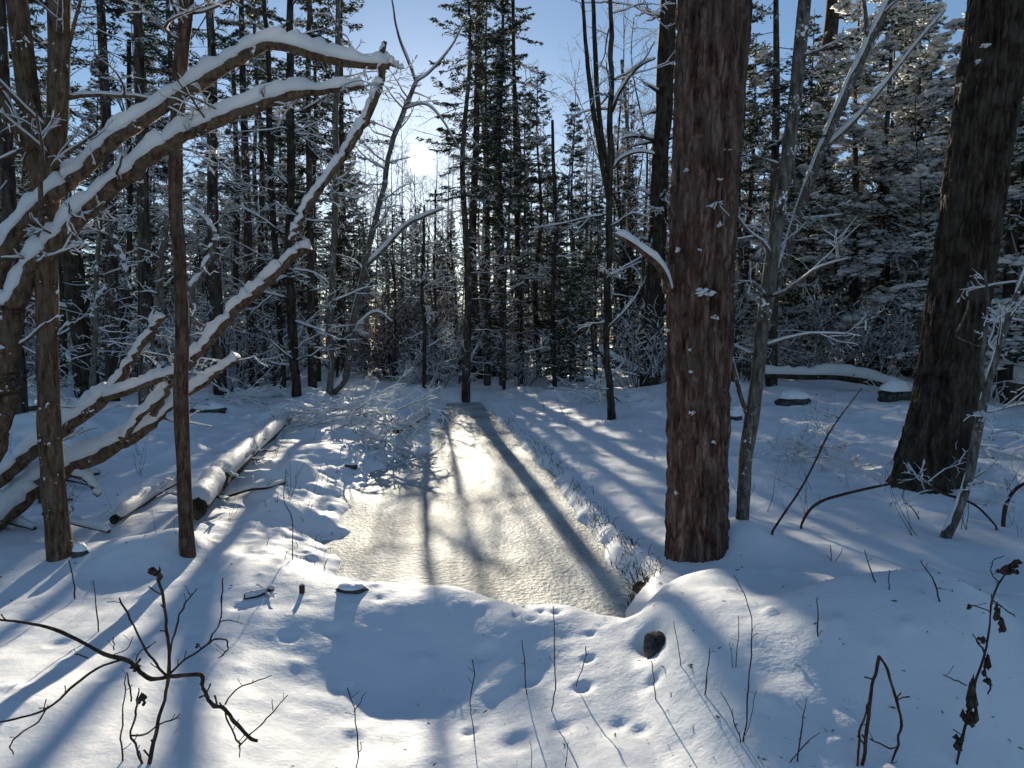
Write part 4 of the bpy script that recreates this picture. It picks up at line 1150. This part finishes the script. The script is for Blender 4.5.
stem_plant('woody_shrub', 'dark spreading leafless shrub with a cone-like tip at the lower left', [
    [(147, 775, 4.5), (155, 735, 4.2), (163, 705, 4), (168, 680, 3.8), (168, 650, 3.4), (166, 620, 3), (162, 595, 3), (158, 578, 3.2)],
    [(168, 677, 4.4), (152, 679, 4.6, .02), (138, 670, 4.6, .03), (128, 661, 4.6, .03), (100, 652, 4, .05), (75, 638, 3.4, .05), (40, 625, 3, .05), (0, 620, 2.6, .05), (-20, 619, 2, .05)],
    [(120, 660, 3, .03), (98, 668, 2.8, 0), (75, 685, 2.6, -.03), (48, 708, 2.4, -.05), (20, 718, 2.2, -.05), (-10, 724, 1.8, -.05)],
    [(48, 706, 1.8, -.05), (38, 722, 1.7, -.05), (22, 733, 1.6, -.05), (10, 745, 1.4, -.05), (14, 754, 1.2, -.05)],
    [(166, 676, 2.8), (150, 655, 2.4), (135, 630, 2.2), (126, 612, 2), (118, 598, 1.6)],
    [(168, 660, 2.2), (173, 635, 2), (178, 618, 2), (186, 602, 1.7), (196, 589, 1.2)],
    [(168, 676, 2.6), (185, 660, 2.4), (205, 646, 2.2), (213, 634, 1.8), (220, 620, 1.6), (222, 600, 1.4), (222, 578, 1.1)],
    [(205, 646, 2), (216, 639, 1.9), (227, 641, 1.7), (227, 650, 1.5), (219, 658, 1.2)], [(219, 622, 1.4), (230, 620, 1.2), (243, 624, .8)],
    [(168, 676, 4.4), (185, 675, 4.4), (201, 675, 4.2), (204, 688, 4), (208, 700, 3.8), (214, 706, 3.8), (222, 708, 4, -.03), (235, 722, 4, -.04), (248, 736, 3.6, -.05), (257, 741, 3, -.05)],
    [(240, 745, 2, -.05), (232, 730, 2, -.05), (226, 715, 1.8, -.04), (224, 705, 1.6, -.04)], [(240, 745, 1.8, -.05), (255, 730, 1.6, -.05), (270, 715, 1.4, -.05), (287, 695, 1, -.05)], [(273, 711, 1, -.05), (272, 700, .8, -.05)], [(240, 745, 1.6, -.05), (239, 758, 1.2, -.05)],
    [(225, 705, 1.8), (235, 690, 1.6, .03), (255, 682, 1.3, .05), (272, 675, .9, .05)],
    [(145, 768, 2.6), (138, 750, 2.4), (131, 735, 2.2), (135, 715, 2.2), (137, 700, 1.8), (140, 688, 1.2)], [(130, 735, 2), (145, 734, 1.9), (158, 725, 1.7), (172, 720, 1.5), (180, 714, 1)],
    [(124, 775, 1.8), (122, 750, 1.7), (122, 720, 1.6), (125, 695, 1.4), (126, 675, 1)], [(131, 702, 1.8), (129, 690, 1.6), (126, 672, 1.1)], [(88, 659, 1.4), (80, 655, 1.2), (74, 654, .8)],
    [(115, 650, 1.2, .03), (114, 642, 1.1, .03), (113, 637, .7, .03)], [(137, 667, 1.4), (137, 655, 1.2), (150, 645, .9)], [(110, 656, 1.3, .03), (125, 650, 1.1), (134, 636, .7)]],
    None, M_TWIG, 'shrub', 501, buds=[(152, 573, 9, 7, 0), (159, 577, 6, 9, 0), (142, 700, 6, 9, 0), (134, 668, 6, 5, .03), (197, 634 + 12, 3, 3, 0)], budname='seed_head')
stem_plant('bent_reed', 'dark reed stalk folded over into a narrow loop at the lower right', [
    [(862, 778, 4.2), (865, 745, 4), (869, 710, 3.8), (874, 680, 3.4), (880, 656, 3)], [(880, 656, 3), (888, 670, 3), (895, 695, 3), (900, 720, 3), (898, 745, 2.8), (893, 760, 2), (890, 775, 1.6)],
    [(858, 775, 2.4), (858, 745, 2.4), (864, 715, 2), (868, 700, 1.6)], [(869, 738, 1.8), (878, 743, 1.7), (890, 748, 1.7), (898, 747, 1.4)]], None, M_TWIG, 'reed', 520)
stem_plant('dry_weed', 'tall reddish dry weed with withered seed clumps at the lower right', [
    [(952, 785, 2.8), (960, 748, 2.6), (966, 722, 2.5), (974, 690, 2.4), (983, 660, 2.3), (990, 630, 2.2), (994, 600, 2), (1004, 575, 1.8), (1018, 562, 1.4)],
    [(985, 655, 2), (981, 646, 2), (976, 639, 1.6)], [(984, 672, 1.8), (990, 685, 1.8), (988, 694, 1.5)], [(966, 685, 1.4), (955, 680, 1.5), (944, 675, 1.2)], [(994, 600, 1.6), (1003, 608, 1.6), (1014, 616, 1.4)], [(992, 612, 1.4), (975, 606, 1.2), (968, 607, 1)], [(998, 582, 1.4), (990, 570, 1.2), (994, 560, 1), (1004, 556, .9)]],
    None, M_TWIG, 'dry weed', 530, buds=[(972, 702, 9, 30, 0), (970, 718, 10, 14, 0), (958, 745, 7, 12, 0), (986, 664, 6, 16, 0), (987, 680, 5, 8, 0), (997, 613, 5, 14, 0), (1002, 627, 6, 12, 0), (1003, 573, 7, 8, 0), (1014, 568, 9, 8, 0), (968, 607, 4, 4, 0), (982, 640, 6, 5, 0)], budname='seed_clump')
STEMS = [
    ('forked pale twig standing in the lit snow below the shaded hump', [[(355, 778, 2.2), (358, 750, 2.1), (355, 715, 2), (347, 688, 1.6)], [(355, 712, 1.6), (360, 702, 1.4), (365, 692, 1)], [(358, 755, 1.6), (361, 748, 1.4), (361, 742, 1.1)]]),
    ('kinked thin stalk in a dark hollow left of the tracks', [[(475, 742, 1.8), (471, 715, 1.7), (470, 700, 1.7), (474, 680, 1.6), (472, 660, 1.6)]]),
    ('thin stalk beside the straight tall one, nearer the middle', [[(527, 697, 1.8), (525, 670, 1.7), (522, 640, 1.3)]]),
    ('tall straight thin stalk on the near bank below the stream', [[(551, 712, 2.2), (555, 690, 1.9), (555, 650, 1.8), (554, 606, 1.4)]]),
    ('short bent stalk above two round hollows in the snow', [[(577, 690, 1.4), (578, 678, 1.4), (583, 668, 1.5), (586, 656, 1.5), (586, 646, 1.2)]]),
    ('short stalk in the lit snow below the culvert gap', [[(655, 703, 1.8), (654, 680, 1.6), (651, 660, 1.1)]]),
    ('thin stalk just right of the culvert gap', [[(681, 668, 1.4), (678, 645, 1.3), (674, 621, .9)]]),
    ('stalk leaning slightly right below the slab', [[(704, 698, 2.2), (707, 675, 2), (710, 648, 1.4)]]),
    ('tall curved grass stalk in front of the slab', [[(743, 745, 2.6), (747, 715, 2.4), (749, 680, 2.2), (752, 640, 2), (748, 605, 1.6), (735, 575, 1)], [(741, 742, 2), (735, 725, 1.8), (729, 708, 1.6), (721, 692, 1.1)], [(746, 735, 1.2), (752, 710, 1.1), (756, 690, .8)]]),
    ('pair of short fine stalks at the sunlit slab edge', [[(735, 668, 1.4), (738, 640, 1.3), (738, 616, 1)], [(733, 668, 1.2), (731, 650, 1.1), (730, 643, .8)]]),
    ('short single stalk on the shaded crown of the slab', [[(818, 638, 2.2), (818, 620, 2), (817, 597, 1.4)]]),
    ('short dark stalk below the forked slim tree', [[(75, 600, 2.2), (74, 582, 2), (69, 560, 1.5)]]),
    ('short upright stalk left of the spreading shrub', [[(98, 633, 2), (96, 605, 1.8), (93, 580, 1.3)]]),
    ('tiny stalk right of the cone-tipped shrub', [[(222, 618, 1.6), (222, 605, 1.4), (222, 590, 1)]]),
    ('thin leaning fork at the bottom edge of the lit snow', [[(795, 780, 2.2), (800, 745, 2), (803, 720, 1.8), (806, 698, 1.1)], [(785, 772, 1.6), (803, 745, 1.5), (820, 732, 1)]]),
    ('tall wispy sapling twig rising from the left bank lumps', [[(292, 560, 1.6), (292, 520, 1.5), (284, 500, 1.3), (286, 470, 1)]]),
    ('slim stalk with a knot leaning left on the right bank', [[(940, 603, 2.6), (935, 585, 2.2), (925, 567, 1.8), (921, 560, 1.3)]]),
    ('leaning dark stalk above the slab in the middle right', [[(876, 584, 2), (870, 568, 1.8), (865, 550, 1.3)]]),
    ('short twin stalk above the slab in shade', [[(832, 562, 1.6), (831, 552, 1.5), (830, 545, 1.1)], [(836, 562, 1.2), (841, 552, 1.1), (843, 548, .8)]]),
    ('tiny stalk on the second mound ridge', [[(889, 590, 1.6), (889, 578, 1.3), (889, 570, 1)]]),
    ('short stalk at the bottom edge near the middle', [[(563, 780, 1.6), (566, 760, 1.5), (569, 742, 1)]]),
    ('short bottom-edge stalk right of the deep hollow', [[(533, 775, 1.3), (531, 755, 1.2), (530, 742, .9)]]),
    ('curly weed stalk on the bright patch by the right trunk', [[(920, 520, 1.8), (912, 508, 1.6), (903, 500, 1.5), (904, 490, 1.3)]]),
]
for i_, (lb, paths) in enumerate(STEMS):
    paths = [[(a[0], a[1], a[2] * .68) for a in q_] for q_ in paths]
    stem_plant('dead_stalk', lb, paths, None, M_TWIG, 'stalk', 600 + 7 * i_, group='dead stalks poking from the snow')
# square weathered stake end on the crest
q = ground_hit(302, 594)
root = thing('wooden_stake', 'short dark stake end sticking out of the near bank crest', 'stake', q)
mb = MB(); w_ = .014
v = np.array([(-w_, -w_, -.1), (w_, -w_, -.1), (w_, w_, -.1), (-w_, w_, -.1), (-w_ * .9, -w_, .05), (w_, -w_, .052), (w_, w_, .046), (-w_, w_ * .9, .048)]) 
mb.add(v, [(0, 1, 5, 4), (1, 2, 6, 5), (2, 3, 7, 6), (3, 0, 4, 7), (4, 5, 6, 7)]); part('post', mb, M_DARK, root, smooth=False)
c = np.array([[0, 0, .05], [.004, 0, .052]]); mb = MB(); blobs(mb, c, np.array([.014, .012]), np.array([.008, .01]), np.random.RandomState(3)); part('snow', mb, M_BSNOW, root)

# small dead stems across the middle ground
RS = np.random.RandomState(77)
sp = []
for k in range(3):
    segs = []; rs = np.random.RandomState(700 + k)
    for q in range(1 + k):
        grow(rs, (rs.normal(0, .03), rs.normal(0, .03), -.05), (rs.normal(0, .25), rs.normal(0, .2), 1), rs.uniform(.35, .8), .0035, 0, segs, 1, .1, 0, (1, 3), .4)
    b_, s_ = MB(), MB(); add_branches(b_, s_, segs, 5, .5, .8, 700 + k, .002)
    root = thing('dead_weed', '', 'stalk'); part('stems', b_, M_TWIG, root); part('snow', s_, M_BSNOW, root); sp.append([root, False])
for i_ in range(95):
    if i_ < 45: px = RS.uniform(740, 1030); py = RS.uniform(400, 540)
    elif i_ < 80: px = RS.uniform(-10, 400); py = RS.uniform(395, 540)
    else: px = RS.uniform(500, 650); py = RS.uniform(390, 430)
    q = ground_hit(px, py)
    if 'x' and -2.0 < q[0] < 1.0 and q[1] < 20 and q[2] < -.25: continue
    k = RS.randint(3); s = RS.uniform(.35, .9)
    side = 'right of the big reddish trunk' if px > 700 else ('on the left bank' if px < 420 else 'on the far right bank of the stream')
    lb = 'thin dead stem poking from the snow ' + side; gr = 'thin dead stems ' + side
    if not sp[k][1]:
        o = sp[k][0]; sp[k][1] = True; o.location = tuple(q); o['label'] = lb; o['group'] = gr
    else: o = dup(sp[k][0], tuple(q), RS.uniform(0, 6.28), (s, s, s), lb, gr, (RS.normal(0, .2), RS.normal(0, .2)))
for lst in PR.values():
    pass

# withered grass hanging over the edge of the ice
rs = np.random.RandomState(91); mb = MB()
for k in range(900):
    y = 4.5 + 10 * rs.rand() ** 1.8
    x = np.interp(y, SR[:, 0], SR[:, 1]) + rs.normal(-.02, .07)
    if k % 5 == 0:
        y = rs.uniform(5, 12); x = np.interp(y, SL[:, 0], SL[:, 1]) + rs.normal(.1, .16)
    if vnoise(np.array([y * 1.6]), np.array([k % 2 * 3.3]), None, 12)[0] < -.05: continue
    z = hz(x, y); L = rs.uniform(.03, .10); a = rs.uniform(0, 6.28)
    p = np.array([[x, y, z - .01], [x + .3 * L * math.cos(a), y + .3 * L * math.sin(a), z + .6 * L], [x + .9 * L * math.cos(a), y + .9 * L * math.sin(a), z + .75 * L]])
    tube(mb, p, np.array([.003, .0024, .001]), 3, cap=False)
o = part('withered_grass', mb, M_TWIG); o['kind'] = 'stuff'; o['label'] = 'dark withered grass along the edges of the frozen stream'; o['category'] = 'grass'


# needles, seeds and bark crumbs scattered on the snow
rs = np.random.RandomState(95); n = 5200
ly = 2.0 + 18 * rs.rand(n) ** 1.6; lx = rs.uniform(-.8, .85, n) * (ly + .5)
keep = fbm(lx * .9, ly * .9, seed=66) > -.05
lx, ly = lx[keep], ly[keep]; lz = height(lx, ly) + .002
ice = (lz < -.2)
lz = np.where(ice, -.195, lz)
d = rs.normal(0, 1, (len(lx), 3)); d[:, 2] *= .25; d /= np.linalg.norm(d, axis=1, keepdims=True)
mb = MB(); big = rs.rand(len(lx)) ** 4
diamonds(mb, np.stack([lx, ly, lz + .002], 1), d, .008 + .03 * big, .002 + .007 * big, rs)
o = part('forest_litter', mb, M_TWIG, smooth=False); o['kind'] = 'stuff'; o['label'] = 'dark needles, seeds and bark crumbs strewn on the snow'; o['category'] = 'litter'

# where a row of like trees is short enough to point at, say which one in the row
cells = {}
for o in SC.objects:
    if o.parent is None and 'front row' in o.get('label', ''): cells.setdefault(o['label'], []).append(o)
ORD = {2: ['left one of two', 'right one of two'], 3: ['leftmost of three', 'middle of three', 'rightmost of three'], 4: ['first of four', 'second of four', 'third of four', 'fourth of four']}
for lb, os_ in cells.items():
    if len(os_) in ORD:
        os_.sort(key=lambda o: o.location[0] / o.location[1])
        for k, o in enumerate(os_): o['label'] = lb.replace('front row', ORD[len(os_)][k] + ' in the front row')
        for o in os_:
            w = o['label'].split()
            if len(w) > 16: o['label'] = o['label'].replace(' in the front row', '')
